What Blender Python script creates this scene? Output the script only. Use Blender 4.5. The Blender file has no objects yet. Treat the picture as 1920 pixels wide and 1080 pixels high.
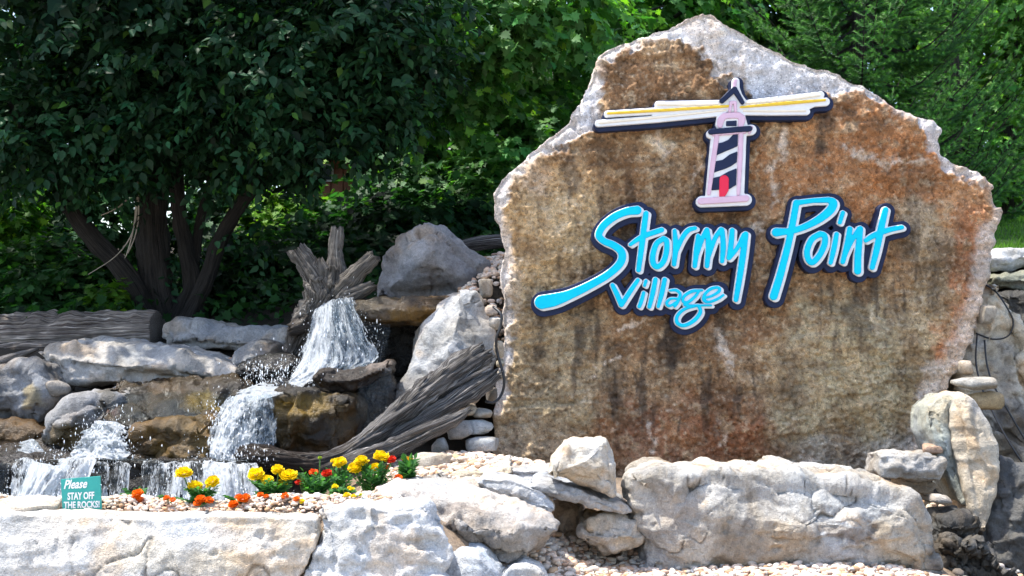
import bpy, bmesh, math, random
import numpy as np
from mathutils import Vector
from mathutils.geometry import delaunay_2d_cdt

# ------------------------------------------------------------------ camera, light
F = 2318.0            # focal length in pixels of the 1920 px wide photograph
EYE = 1.5             # eye height
HZ = 600.0            # row of the horizon
scene = bpy.context.scene
COL = scene.collection
cam_data = bpy.data.cameras.new('camera')
cam_data.sensor_width = 36.0
cam_data.lens = 36.0 * F / 1920.0
cam_data.shift_y = (HZ - 540.0) / 1920.0
cam_data.clip_start = 0.1
cam_data.clip_end = 500.0
cam = bpy.data.objects.new('camera', cam_data)
cam.location = (0, 0, EYE)
cam.rotation_euler = (math.radians(90), 0, 0)
COL.objects.link(cam)
scene.camera = cam

SUN_ELEV, SUN_AZ = math.radians(68), math.radians(-80)    # azimuth measured from +Y (away from the camera) towards +X
world = bpy.data.worlds.new('World')
scene.world = world
world.use_nodes = True
wn = world.node_tree
sky = wn.nodes.new('ShaderNodeTexSky')
sky.sky_type = 'NISHITA'
sky.sun_disc = False
sky.sun_elevation = SUN_ELEV
sky.sun_rotation = SUN_AZ
sky.air_density = 1.0
sky.dust_density = 2.0
bg = wn.nodes['Background']
bg.inputs['Strength'].default_value = 0.15
wn.links.new(sky.outputs[0], bg.inputs['Color'])

sun_data = bpy.data.lights.new('sun', 'SUN')
sun_data.energy = 2.9
sun_data.angle = math.radians(0.6)
sun_data.color = (1.0, 0.95, 0.86)
sun = bpy.data.objects.new('sun', sun_data)
sd = Vector((math.cos(SUN_ELEV) * math.sin(SUN_AZ), math.cos(SUN_ELEV) * math.cos(SUN_AZ), math.sin(SUN_ELEV)))
sun.rotation_euler = sd.to_track_quat('Z', 'Y').to_euler()
sun.location = sd * 30
COL.objects.link(sun)

vs = scene.view_settings
vs.view_transform = 'Standard'
vs.look = 'None'
vs.gamma = 1.0
vs.use_curve_mapping = False
vs.exposure = 1.55
scene.render.engine = 'CYCLES'
scene.cycles.use_denoising = True
scene.cycles.max_bounces = 8
scene.cycles.transparent_max_bounces = 12
scene.cycles.caustics_reflective = False
scene.cycles.caustics_refractive = False

rng = np.random.default_rng(7)

# ------------------------------------------------------------------ projection
def P(px, py, Y):
    return np.array([(px - 960.0) / F * Y, Y, EYE - (py - HZ) / F * Y])

def proj(v):
    v = np.asarray(v)
    return np.stack([960 + F * v[:, 0] / v[:, 1], HZ - F * (v[:, 2] - EYE) / v[:, 1]], 1)

# ------------------------------------------------------------------ noise
def _hash(ix, iy, iz, seed):
    h = (ix.astype(np.uint32) * np.uint32(374761393) + iy.astype(np.uint32) * np.uint32(668265263)
         + iz.astype(np.uint32) * np.uint32(2147483647) + np.uint32((seed * 974711 + 12345) & 0xffffffff))
    h = (h ^ (h >> np.uint32(13))) * np.uint32(1274126177)
    h = (h ^ (h >> np.uint32(15))) * np.uint32(2246822519)
    return h ^ (h >> np.uint32(16))

_G = np.random.default_rng(3).normal(size=(256, 3))
_G /= np.linalg.norm(_G, axis=1)[:, None]

def gnoise(p, seed=0):
    p = np.asarray(p, float)
    i = np.floor(p).astype(np.int64)
    f = p - i
    u = f * f * f * (f * (f * 6 - 15) + 10)
    r = np.zeros(len(p))
    for dx in (0, 1):
        wx = u[:, 0] if dx else 1 - u[:, 0]
        for dy in (0, 1):
            wy = u[:, 1] if dy else 1 - u[:, 1]
            for dz in (0, 1):
                wz = u[:, 2] if dz else 1 - u[:, 2]
                g = _G[_hash(i[:, 0] + dx, i[:, 1] + dy, i[:, 2] + dz, seed) & np.uint32(255)]
                d = g[:, 0] * (f[:, 0] - dx) + g[:, 1] * (f[:, 1] - dy) + g[:, 2] * (f[:, 2] - dz)
                r += wx * wy * wz * d
    return r * 1.6

def fbm(p, octaves=4, seed=0, gain=0.5):
    p = np.asarray(p, float)
    r = np.zeros(len(p)); a = 1.0
    for o in range(octaves):
        r += a * gnoise(p * (2.03 ** o) + o * 7.3, seed + o)
        a *= gain
    return r

def sstep(a, b, x):
    t = np.clip((x - a) / (b - a), 0, 1)
    return t * t * (3 - 2 * t)

# ------------------------------------------------------------------ objects
ORG = {}
def tag(o, label=None, cat=None, group=None, kind=None):
    if label: o['label'] = label
    if cat: o['category'] = cat
    if group: o['group'] = group
    if kind: o['kind'] = kind
    return o

def thing(name, label, cat, loc, group=None):
    o = bpy.data.objects.new(name, None)
    o.empty_display_size = 0.1
    o.location = [float(c) for c in loc]
    COL.objects.link(o)
    ORG[o] = np.array(loc, float)
    return tag(o, label, cat, group)

def mesh_data(name, V, faces, mat=None, smooth=True, attrs=None):
    """faces: list of index arrays (n,3) / (n,4), or one such array, or a python list of polygons"""
    me = bpy.data.meshes.new(name)
    V = np.asarray(V, np.float32)
    if isinstance(faces, np.ndarray): faces = [faces]
    if len(faces) and not isinstance(faces[0], np.ndarray):
        me.from_pydata(V.tolist(), [], faces)
    else:
        faces = [f for f in faces if len(f)]
        tot = np.concatenate([np.full(len(f), f.shape[1], np.int32) for f in faces])
        idx = np.concatenate([f.reshape(-1) for f in faces]).astype(np.int32)
        st = np.concatenate([[0], np.cumsum(tot)[:-1]]).astype(np.int32)
        me.vertices.add(len(V)); me.vertices.foreach_set('co', V.reshape(-1))
        me.loops.add(len(idx)); me.loops.foreach_set('vertex_index', idx)
        me.polygons.add(len(tot)); me.polygons.foreach_set('loop_start', st)
        me.update(calc_edges=True)
    if mat is not None: me.materials.append(mat)
    if len(me.polygons):
        me.polygons.foreach_set('use_smooth', np.full(len(me.polygons), bool(smooth)))
    for k, a in (attrs or {}).items():
        a = np.asarray(a, np.float32)
        if a.ndim == 1:
            at = me.attributes.new(k, 'FLOAT', 'POINT'); at.data.foreach_set('value', a)
        elif k == 'Col':
            at = me.attributes.new(k, 'FLOAT_COLOR', 'POINT')
            at.data.foreach_set('color', np.concatenate([a, np.ones((len(a), 1), np.float32)], 1).reshape(-1))
        else:
            at = me.attributes.new(k, 'FLOAT_VECTOR', 'POINT'); at.data.foreach_set('vector', a.reshape(-1))
    me.validate(verbose=False)
    return me

def mk(name, V, faces, mat=None, parent=None, loc=None, smooth=True, attrs=None):
    """world coordinates in; a child keeps its thing's origin"""
    V = np.asarray(V, float)
    if parent is not None: o0 = ORG[parent]
    elif loc is not None: o0 = np.array(loc, float)
    else:
        lo, hi = V.min(0), V.max(0)
        o0 = np.array([(lo[0] + hi[0]) / 2, (lo[1] + hi[1]) / 2, lo[2]])
    me = mesh_data(name, V - o0, faces, mat, smooth, attrs)
    o = bpy.data.objects.new(name, me)
    COL.objects.link(o)
    ORG[o] = o0
    if parent is not None: o.parent = parent
    else: o.location = o0.tolist()
    return o

def copy_obj(o, parent=None):
    c = o.copy(); COL.objects.link(c)
    if parent is not None: c.parent = parent
    return c

# ------------------------------------------------------------------ materials
def nd(nt, t, ins=None, **props):
    n = nt.nodes.new(t)
    for k, v in props.items(): setattr(n, k, v)
    for k, v in (ins or {}).items():
        if hasattr(v, 'node'): nt.links.new(v, n.inputs[k])
        else: n.inputs[k].default_value = v
    return n

def mat_new(name):
    m = bpy.data.materials.new(name); m.use_nodes = True
    nt = m.node_tree
    for n in list(nt.nodes): nt.nodes.remove(n)
    out = nt.nodes.new('ShaderNodeOutputMaterial')
    return m, nt, out

def mapr(nt, v, a, b, c, d):
    return nd(nt, 'ShaderNodeMapRange', {'Value': v, 'From Min': a, 'From Max': b, 'To Min': c, 'To Max': d}).outputs[0]

def mathn(nt, op, a, b=0.0):
    n = nt.nodes.new('ShaderNodeMath'); n.operation = op
    for i, v in enumerate((a, b)):
        if hasattr(v, 'node'): nt.links.new(v, n.inputs[i])
        else: n.inputs[i].default_value = v
    return n.outputs[0]

def mixc(nt, blend, fac, a, b):
    n = nt.nodes.new('ShaderNodeMix'); n.data_type = 'RGBA'; n.blend_type = blend
    for k, v in ((0, fac), (6, a), (7, b)):
        if hasattr(v, 'node'): nt.links.new(v, n.inputs[k])
        else: n.inputs[k].default_value = v if k == 0 else (*v, 1) if len(v) == 3 else v
    return n.outputs[2]

def obj_coords(nt, jitter=True):
    tc = nd(nt, 'ShaderNodeTexCoord').outputs['Object']
    if not jitter: return tc
    oi = nd(nt, 'ShaderNodeObjectInfo')
    k = mathn(nt, 'MULTIPLY', oi.outputs['Random'], 57.0)
    return nd(nt, 'ShaderNodeVectorMath', {0: tc, 1: k}, operation='ADD').outputs[0]

def noise(nt, vec, scale, detail=4, rough=0.55, dist=0.0):
    return nd(nt, 'ShaderNodeTexNoise', {'Vector': vec, 'Scale': scale, 'Detail': detail, 'Roughness': rough, 'Distortion': dist}).outputs[0]

def rock_material(name, fine=0.004, mid=0.012, var=0.5, pits=0.35, speck=0.0):
    m, nt, out = mat_new(name)
    co = obj_coords(nt)
    base = nd(nt, 'ShaderNodeAttribute', attribute_name='Col').outputs['Color']
    wet = nd(nt, 'ShaderNodeAttribute', attribute_name='Wet').outputs['Fac']
    n1 = noise(nt, co, 5.0, 6, 0.62)
    n2 = noise(nt, co, 34.0, 6, 0.65)
    n3 = noise(nt, co, 160.0, 3, 0.6)
    k = mathn(nt, 'MULTIPLY', mapr(nt, n1, 0.3, 0.7, 1 - var * 0.55, 1 + var * 0.5), mapr(nt, n2, 0.3, 0.7, 1 - var * 0.5, 1 + var * 0.5))
    k = mathn(nt, 'MULTIPLY', k, mapr(nt, n3, 0.3, 0.7, 1 - var * 0.3, 1 + var * 0.3))
    # small pits, their shade put into the colour, and pale grains
    vo = nd(nt, 'ShaderNodeTexVoronoi', {'Vector': co, 'Scale': 46.0, 'Randomness': 1.0}).outputs['Distance']
    pit = mapr(nt, mathn(nt, 'ADD', vo, mathn(nt, 'MULTIPLY', n2, 0.5)), 0.22, 0.42, 1 - pits, 1.0)
    k = mathn(nt, 'MULTIPLY', k, pit)
    kc = nd(nt, 'ShaderNodeCombineColor', {0: k, 1: k, 2: k}).outputs[0]
    c = mixc(nt, 'MULTIPLY', 1.0, base, kc)
    if speck:
        s1 = noise(nt, co, 62.0, 3, 0.7); s2 = noise(nt, co, 115.0, 2, 0.6)
        kk = mathn(nt, 'MULTIPLY', mapr(nt, s1, 0.30, 0.47, 1 - speck, 1.0), mapr(nt, s2, 0.57, 0.72, 1.0, 1 + speck * 1.3))
        c = mixc(nt, 'MULTIPLY', 1.0, c, nd(nt, 'ShaderNodeCombineColor', {0: kk, 1: kk, 2: kk}).outputs[0])
    # warm / cool drift
    n4 = noise(nt, co, 2.3, 3, 0.5)
    tint = nd(nt, 'ShaderNodeMix', data_type='RGBA')
    nt.links.new(mapr(nt, n4, 0.35, 0.65, 0, 1), tint.inputs[0])
    tint.inputs[6].default_value = (1.06, 0.99, 0.90, 1); tint.inputs[7].default_value = (0.95, 1.0, 1.06, 1)
    c = mixc(nt, 'MULTIPLY', 1.0, c, tint.outputs[2])
    b1 = nd(nt, 'ShaderNodeBump', {'Height': n2, 'Strength': 1.0, 'Distance': mid})
    b2 = nd(nt, 'ShaderNodeBump', {'Height': mathn(nt, 'ADD', n3, mathn(nt, 'MULTIPLY', pit, 0.6)), 'Strength': 1.0, 'Distance': fine, 'Normal': b1.outputs[0]})
    ro = mathn(nt, 'ADD', mapr(nt, wet, 0, 1, 0.9, 0.20), mathn(nt, 'MULTIPLY', mathn(nt, 'SUBTRACT', n2, 0.5), 0.3))
    bs = nd(nt, 'ShaderNodeBsdfPrincipled', {'Base Color': c, 'Roughness': ro, 'Normal': b2.outputs[0]})
    nt.links.new(mapr(nt, wet, 0, 1, 0.25, 0.42), bs.inputs['Specular IOR Level'])
    nt.links.new(bs.outputs[0], out.inputs[0])
    return m

def simple_mat(name, color, rough=0.6, spec=0.4, nscale=0, var=0.2, bump=0.0, coat=0.0):
    m, nt, out = mat_new(name)
    bs = nd(nt, 'ShaderNodeBsdfPrincipled', {'Base Color': (*color, 1), 'Roughness': rough, 'Specular IOR Level': spec, 'Coat Weight': coat})
    if nscale:
        co = obj_coords(nt)
        n = noise(nt, co, nscale, 5, 0.6)
        k = mapr(nt, n, 0.3, 0.7, 1 - var, 1 + var)
        kc = nd(nt, 'ShaderNodeCombineColor', {0: k, 1: k, 2: k}).outputs[0]
        nt.links.new(mixc(nt, 'MULTIPLY', 1.0, color, kc), bs.inputs['Base Color'])
        if bump:
            b = nd(nt, 'ShaderNodeBump', {'Height': n, 'Strength': 1.0, 'Distance': bump})
            nt.links.new(b.outputs[0], bs.inputs['Normal'])
    nt.links.new(bs.outputs[0], out.inputs[0])
    return m

def leaf_material(name, trans=0.35, rough=0.45, spec=0.5):
    m, nt, out = mat_new(name)
    c = nd(nt, 'ShaderNodeAttribute', attribute_name='Col').outputs['Color']
    bs = nd(nt, 'ShaderNodeBsdfPrincipled', {'Base Color': c, 'Roughness': rough, 'Specular IOR Level': spec})
    tc = mixc(nt, 'MULTIPLY', 1.0, c, (1.5, 1.9, 0.55))
    tr = nd(nt, 'ShaderNodeBsdfTranslucent', {'Color': tc})
    mx = nd(nt, 'ShaderNodeMixShader', {0: trans, 1: bs.outputs[0], 2: tr.outputs[0]})
    nt.links.new(mx.outputs[0], out.inputs[0])
    return m

def wood_material(name, c_light, c_dark, rough=0.8, scale=1.0, bump=0.01, contrast=(0.36, 0.62), wetattr=False):
    """weathered wood or bark; the vector attribute 'grain' runs along the fibres"""
    m, nt, out = mat_new(name)
    g = nd(nt, 'ShaderNodeAttribute', attribute_name='grain').outputs['Vector']
    n1 = noise(nt, g, 3.2 * scale, 7, 0.65, 0.3)
    n2 = noise(nt, g, 11.0 * scale, 5, 0.6)
    co = obj_coords(nt)
    n3 = noise(nt, co, 3.0, 4, 0.55)
    f = mapr(nt, mathn(nt, 'ADD', mathn(nt, 'MULTIPLY', n1, 0.65), mathn(nt, 'MULTIPLY', n2, 0.35)), contrast[0], contrast[1], 0, 1)
    c = mixc(nt, 'MIX', f, c_dark, c_light)
    k = mapr(nt, n3, 0.3, 0.7, 0.6, 1.25)
    kc = nd(nt, 'ShaderNodeCombineColor', {0: k, 1: k, 2: mathn(nt, 'MULTIPLY', k, 0.97)}).outputs[0]
    c = mixc(nt, 'MULTIPLY', 1.0, c, kc)
    if wetattr:
        w = nd(nt, 'ShaderNodeAttribute', attribute_name='Wet').outputs['Fac']
        c = mixc(nt, 'MIX', w, c, (0.035, 0.02, 0.012))
    b = nd(nt, 'ShaderNodeBump', {'Height': f, 'Strength': 1.0, 'Distance': bump})
    bs = nd(nt, 'ShaderNodeBsdfPrincipled', {'Base Color': c, 'Roughness': rough, 'Normal': b.outputs[0], 'Specular IOR Level': 0.3})
    if wetattr: nt.links.new(mapr(nt, w, 0, 1, rough, 0.3), bs.inputs['Roughness'])
    nt.links.new(bs.outputs[0], out.inputs[0])
    return m

M = {}
M['limestone'] = rock_material('limestone', fine=0.005, mid=0.018, var=0.42, pits=0.28, speck=0.24)
M['sign_rock'] = rock_material('crusted_sandstone', fine=0.008, mid=0.022, var=0.40, pits=0.4, speck=0.62)
M['wet_rock'] = rock_material('wet_stone', fine=0.004, mid=0.02, var=0.6, pits=0.3)
M['gravel'] = rock_material('river_gravel', fine=0.001, mid=0.003, var=0.25, pits=0.08)
M['soil'] = rock_material('soil_and_litter', fine=0.01, mid=0.02, var=0.6, pits=0.3)
M['leaf'] = leaf_material('broad_leaves', 0.34, 0.55, 0.22)
M['thin_leaf'] = leaf_material('thin_leaves', 0.42, 0.6, 0.2)
M['dark_leaf'] = leaf_material('shade_tree_leaves', 0.22, 0.5, 0.14)
M['needle'] = leaf_material('spruce_needles', 0.2, 0.55, 0.3)
M['petal'] = leaf_material('petals', 0.15, 0.6, 0.2)
M['driftwood'] = wood_material('driftwood', (0.60, 0.565, 0.55), (0.034, 0.027, 0.025), bump=0.014, contrast=(0.44, 0.58), scale=2.0, wetattr=True)
M['stump_wood'] = wood_material('stump_wood', (0.42, 0.385, 0.345), (0.055, 0.045, 0.038), bump=0.014, scale=2.1, contrast=(0.42, 0.60), wetattr=True)
M['log_wood'] = wood_material('weathered_log', (0.70, 0.60, 0.52), (0.075, 0.052, 0.044), bump=0.016, scale=1.5, contrast=(0.42, 0.58))
M['bark'] = wood_material('bark', (0.085, 0.074, 0.066), (0.009, 0.008, 0.008), rough=0.95, bump=0.02, scale=1.5)
M['twig'] = simple_mat('dry_twig', (0.30, 0.26, 0.2), 0.9, 0.2, 12, 0.3)
M['navy'] = simple_mat('navy_paint', (0.013, 0.021, 0.058), 0.6, 0.2, 9, 0.2)
M['white'] = simple_mat('white_paint', (0.74, 0.74, 0.74), 0.5, 0.4, 14, 0.06)
M['cyan'] = simple_mat('cyan_paint', (0.0, 0.56, 0.80), 0.6, 0.15, 10, 0.08)
M['pink'] = simple_mat('pink_paint', (0.66, 0.45, 0.56), 0.55, 0.3, 12, 0.08)
M['cream'] = simple_mat('cream_paint', (0.80, 0.72, 0.58), 0.5, 0.4, 12, 0.06)
M['yellow'] = simple_mat('yellow_paint', (0.75, 0.50, 0.03), 0.5, 0.4, 12, 0.06)
M['red'] = simple_mat('red_paint', (0.74, 0.01, 0.055), 0.45, 0.4)
M['teal'] = simple_mat('teal_board', (0.03, 0.34, 0.30), 0.45, 0.4, 12, 0.08)
M['print'] = simple_mat('white_print', (0.85, 0.85, 0.85), 0.5, 0.3)
M['cable'] = simple_mat('black_cable', (0.012, 0.012, 0.014), 0.45, 0.5)
M['stem'] = simple_mat('green_stem', (0.06, 0.14, 0.03), 0.6, 0.3, 20, 0.2)

# ------------------------------------------------------------------ rocks
def resample(poly, step):
    p = np.array(poly, float)
    q = np.roll(p, -1, 0)
    # rounded corners: Catmull-Rom through the points
    p0, p1, p2, p3 = np.roll(p, 1, 0), p, q, np.roll(p, -2, 0)
    pts = []
    for a, b, c, d in zip(p0, p1, p2, p3):
        n = max(2, int(np.linalg.norm(c - b) / step * 1.5))
        t = (np.arange(n) / n)[:, None]
        cr = 0.5 * ((2 * b) + (-a + c) * t + (2 * a - 5 * b + 4 * c - d) * t ** 2 + (-a + 3 * b - 3 * c + d) * t ** 3)
        ln = b + (c - b) * t
        pts.append(cr * 0.5 + ln * 0.5)
    pts = np.concatenate(pts)
    s = np.concatenate([[0], np.cumsum(np.linalg.norm(np.roll(pts, -1, 0) - pts, axis=1))])
    n = max(12, int(s[-1] / step))
    t = np.linspace(0, s[-1], n, endpoint=False)
    cl = np.concatenate([pts, pts[:1]])
    return np.stack([np.interp(t, s, cl[:, 0]), np.interp(t, s, cl[:, 1])], 1)

def inside(poly, q):
    x, y = q[:, 0], q[:, 1]
    r = np.zeros(len(q), bool)
    px, py = poly[:, 0], poly[:, 1]
    j = len(poly) - 1
    for i in range(len(poly)):
        c = ((py[i] > y) != (py[j] > y))
        if c.any():
            xi = (px[j] - px[i]) * (y - py[i]) / (py[j] - py[i] + 1e-12) + px[i]
            r ^= c & (x < xi)
        j = i
    return r

def dist_poly(poly, q):
    a = poly; b = np.roll(poly, -1, 0)
    d = np.full(len(q), 1e9)
    for i in range(len(a)):
        ab = b[i] - a[i]
        t = np.clip(((q - a[i]) @ ab) / (ab @ ab + 1e-12), 0, 1)
        d = np.minimum(d, np.linalg.norm(q - (a[i] + t[:, None] * ab), axis=1))
    return d

def vnormals(V, T):
    n = np.zeros_like(V)
    fn = np.cross(V[T[:, 1]] - V[T[:, 0]], V[T[:, 2]] - V[T[:, 0]])
    for k in range(3):
        for c in range(3):
            n[:, c] += np.bincount(T[:, k], fn[:, c], len(V))
    return n / (np.linalg.norm(n, axis=1)[:, None] + 1e-12)

def facets(p, cell, seed, src=None, soft_=0.14):
    r = np.random.default_rng(seed)
    src = p if src is None else src
    area = np.prod(np.sort(src.max(0) - src.min(0))[1:]) * 2.2
    K = int(np.clip(area / cell ** 2, 5, 90))
    c = src[r.integers(0, len(src), K)]
    tilt = r.normal(size=(K, 3)) * 0.45
    off = r.normal(size=K) * 0.25 * cell
    out = np.zeros(len(p))
    sg = (soft_ * cell) ** 2 * 2
    pw = p + 0.18 * cell * np.stack([gnoise(p / cell * 2.2, seed + 1), gnoise(p / cell * 2.2, seed + 2), gnoise(p / cell * 2.2, seed + 3)], 1)
    for s in range(0, len(p), 20000):
        q = pw[s:s + 20000]
        d2 = ((q[:, None, :] - c[None]) ** 2).sum(2)
        w = np.exp(-(d2 - d2.min(1)[:, None]) / sg)
        v = np.einsum('nkc,kc->nk', q[:, None, :] - c[None], tilt) + off
        out[s:s + 20000] = (w * v).sum(1) / w.sum(1)
    return out

def chisel(V, N, T3, cell, facet, seed):
    """cut the body with planes, the way stone splits"""
    r = np.random.default_rng(seed + 900)
    lo, hi = V.min(0), V.max(0)
    area = (hi[0] - lo[0]) * (hi[2] - lo[2]) * 1.6
    V = V.copy()
    left = facet * np.clip(0.45 - 0.9 * N[:, 1], 0.35, 1.3)        # how much each point may still lose
    for rad, amp, k in ((cell * 2.4, 0.9, 1.3), (cell * 1.1, 0.5, 2.0)):
        K = int(np.clip(k * area / rad ** 2 * 1.6, 5, 70))
        for i in r.integers(0, len(V), K):
            c = V[i]
            n = N[i] + r.normal(size=3) * 0.20
            n /= np.linalg.norm(n)
            dv = V - c
            d = dv @ n + facet * amp * r.uniform(0.2, 1.0)
            ds = (dv ** 2).sum(1) / rad ** 2
            m = (d > 0) & (ds < 1) & (N @ n > 0.15)
            if m.any():
                w = np.clip((1 - ds[m]) / 0.35, 0, 1)
                cut = np.minimum(d[m] * 0.95 * w, left[m])
                V[m] -= n * cut[:, None]; left[m] -= cut
    return V

def scoops(p, cell, seed):
    r = np.random.default_rng(seed)
    ext = np.sort(p.max(0) - p.min(0))
    K = int(np.clip(ext[1] * ext[2] * 2.2 / cell ** 2, 6, 220))
    c = p[r.integers(0, len(p), K)]
    out = np.empty(len(p))
    pw = p + 0.12 * cell * np.stack([gnoise(p / cell * 2.5, seed + 1), gnoise(p / cell * 2.5, seed + 2), gnoise(p / cell * 2.5, seed + 3)], 1)
    rr = r.uniform(0.7, 1.5, K)
    for s in range(0, len(p), 8000):
        d2 = ((pw[s:s + 8000, None, :] - c[None]) ** 2).sum(2) * rr[None]
        out[s:s + 8000] = d2.min(1)
    return np.clip(out / (0.55 * cell) ** 2, 0, 1.6) - 0.5

ROCK_GROUP = 'limestone rocks of the waterfall garden'

def rock(name, label, outline, Y, T=0.4, col=(0.45, 0.42, 0.38), col2=None, bevel=0.035, dome=0.04, facet=0.03, cell=0.16,
         rough=0.010, lean=0.0, lean_py=None, sp=5.0, wet=0.0, back=0.92, brushes=(), seed=1, mat='limestone', cat='rock',
         group=ROCK_GROUP, strata=0.0, paint=None, shape=None, bed=0.012, pitted=1.0, cut=True, blotch=1.0, fissure=0.35, parent=None):
    ol = resample(outline, sp)
    area = 0.5 * np.sum(ol[:, 0] * np.roll(ol[:, 1], -1) - np.roll(ol[:, 0], -1) * ol[:, 1])
    if area < 0: ol = ol[::-1]
    r = np.random.default_rng(seed + 100)
    ppm = F / Y
    # ragged outline
    tn = np.roll(ol, -1, 0) - np.roll(ol, 1, 0)
    tn /= np.linalg.norm(tn, axis=1)[:, None] + 1e-9
    nin = np.stack([-tn[:, 1], tn[:, 0]], 1)          # inward normal (y down, positive area)
    for _ in range(3): nin = (nin + np.roll(nin, 1, 0) + np.roll(nin, -1, 0)) / 3
    jag = fbm(np.c_[ol / ppm * 9, np.full(len(ol), seed * 1.7)], 3, seed) * rough * 0.7 * ppm
    ol = ol + nin * jag[:, None]
    cen = ol.mean(0)
    bev = min(bevel * ppm, 0.22 * math.sqrt(abs(area)))
    nb = 4
    lp = lean_py if lean_py is not None else ol[:, 1].max()
    zr = EYE - (lp - HZ) / F * Y

    def front(q):
        v = (q[:, 1] - HZ) / F
        Yq = np.full(len(q), float(Y))
        if lean:
            Yl = (Y + lean * (EYE - zr)) / (1 + lean * v)
            Yq = np.where(q[:, 1] < lp, Yl, Yq)
        return np.stack([(q[:, 0] - 960) / F * Yq, Yq, EYE - v * Yq], 1)

    n = len(ol)
    rings, depth = [], []
    nback = max(2, int(T * ppm / (sp * 1.6)))
    W0 = front(ol)
    wc = W0.mean(0)
    # back rings
    for j in range(nback, 0, -1):
        t = j / nback
        s = 1 + (back - 1) * t ** 1.6
        R = W0.copy()
        R[:, 0] = wc[0] + (R[:, 0] - wc[0]) * s
        R[:, 2] = wc[2] + (R[:, 2] - wc[2]) * s
        R[:, 1] += bevel + t * T
        rings.append(R)
    for j in range(nb + 1):
        a = j / nb * math.pi / 2
        R = front(ol + nin * (bev * (1 - math.cos(a))))
        R[:, 1] += bevel * (1 - math.sin(a))
        rings.append(R)
    inner = ol + nin * bev
    # front cap
    lo, hi = inner.min(0), inner.max(0)
    gx, gy = np.meshgrid(np.arange(lo[0], hi[0], sp), np.arange(lo[1], hi[1], sp * 0.87))
    gx = gx + (np.arange(gx.shape[0]) % 2)[:, None] * sp * 0.5
    g = np.stack([gx.ravel(), gy.ravel()], 1) + r.normal(size=(gx.size, 2)) * sp * 0.12
    g = g[inside(inner, g)]
    g = g[dist_poly(inner, g) > sp * 0.55] if len(g) else g
    pts = np.concatenate([inner, g])
    res = delaunay_2d_cdt([Vector(p) for p in pts.tolist()], [(i, (i + 1) % n) for i in range(n)], [], 1, 1e-6)
    ov = np.array([tuple(v) for v in res[0]])
    tri = np.array([t for t in res[2] if len(t) == 3], int)
    ring_w = np.concatenate(rings)
    nr = len(rings)
    base = (nr - 1) * n
    ids = np.full(len(ov), -1)
    orig = res[3]
    for i, o in enumerate(orig):
        for k in o:
            if k < n: ids[i] = base + k; break
    new = np.where(ids < 0)[0]
    ids[new] = len(ring_w) + np.arange(len(new))
    fw = front(ov[new])
    d = dist_poly(inner[::2], ov[new])
    dm = max(d.max(), 1e-3) if len(d) else 1
    if len(new):
        fw[:, 1] -= dome * (1 - (1 - np.clip(d / dm, 0, 1)) ** 2)
    V = np.concatenate([ring_w, fw, [[wc[0], ring_w[:n, 1].mean() + 0.02, wc[2]]]])
    bc = len(V) - 1
    tri = ids[tri]
    quads = []
    k = np.arange(n); k1 = (k + 1) % n
    for j in range(nr - 1):
        quads.append(np.stack([j * n + k, j * n + k1, (j + 1) * n + k1, (j + 1) * n + k], 1))
    quads = np.concatenate(quads)
    fan = np.stack([np.full(n, bc), k1, k], 1)
    T3 = np.concatenate([tri, quads[:, [0, 1, 2]], quads[:, [0, 2, 3]], fan])
    # orientation: cap must face the camera (-Y)
    c0 = np.cross(V[tri[:, 1]] - V[tri[:, 0]], V[tri[:, 2]] - V[tri[:, 0]])
    flip_t = c0[:, 1].mean() > 0
    if flip_t: tri = tri[:, ::-1]
    qn = np.cross(V[quads[:, 1]] - V[quads[:, 0]], V[quads[:, 3]] - V[quads[:, 0]])
    outw = V[quads[:, 0]] - wc
    outw[:, 1] = 0
    if (qn * outw).sum() < 0: quads = quads[:, ::-1]
    fn = np.cross(V[fan[:, 1]] - V[fan[:, 0]], V[fan[:, 2]] - V[fan[:, 0]])
    if fn[:, 1].sum() < 0: fan = fan[:, ::-1]
    T3 = np.concatenate([tri, quads[:, [0, 1, 2]], quads[:, [0, 2, 3]], fan])
    N = vnormals(V, T3)
    p = V + seed * 3.1
    disp = np.zeros(len(V))
    low = fbm(p * (0.55 / max(cell, .05)), 3, seed + 3, 0.5)
    V = V + N * (facet * 0.9 * low)[:, None]
    if facet and cut:
        V = chisel(V, N, T3, cell, facet, seed)
        N = vnormals(V, T3)
        sc = scoops(V, cell * 0.5, seed + 50)
        disp = facet * 0.30 * sc
    # hairline breaks and chipped relief: folded noise has sharp creases
    disp += rough * 0.62 * fbm(p * 11, 5, seed + 6, 0.62)
    vert = sstep(0.75, 0.35, np.abs(N[:, 2]))
    if bed:
        # bedding planes: each layer stands out or back by its own amount
        zz = p[:, 2] + 0.10 * p[:, 0] * ((seed * 37 % 11) / 5.0 - 1) + 0.018 * fbm(p * 5, 3, seed + 80)
        h = 0.045 + 0.03 * ((seed * 53) % 7) / 7.0
        ly = zz / h; li = np.floor(ly); lf = ly - li
        hv = lambda k: (_hash(k.astype(np.int64), np.floor(p[:, 0] * 2.6 + 0.5 * gnoise(p * 3, seed + 81) + k * 0.37).astype(np.int64), np.zeros(len(p), np.int64), seed) & np.uint32(1023)) / 511.5 - 1
        a_ = sstep(0.86, 1.0, lf)
        step_ = hv(li) * (1 - a_) + hv(li + 1) * a_
        disp += bed * step_ * vert * sstep(-0.35, 0.15, fbm(p * 1.9, 3, seed + 83))
    pit = np.zeros(len(V))
    rp_ = np.random.default_rng(seed + 700)
    ext = V.max(0) - V.min(0)
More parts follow.
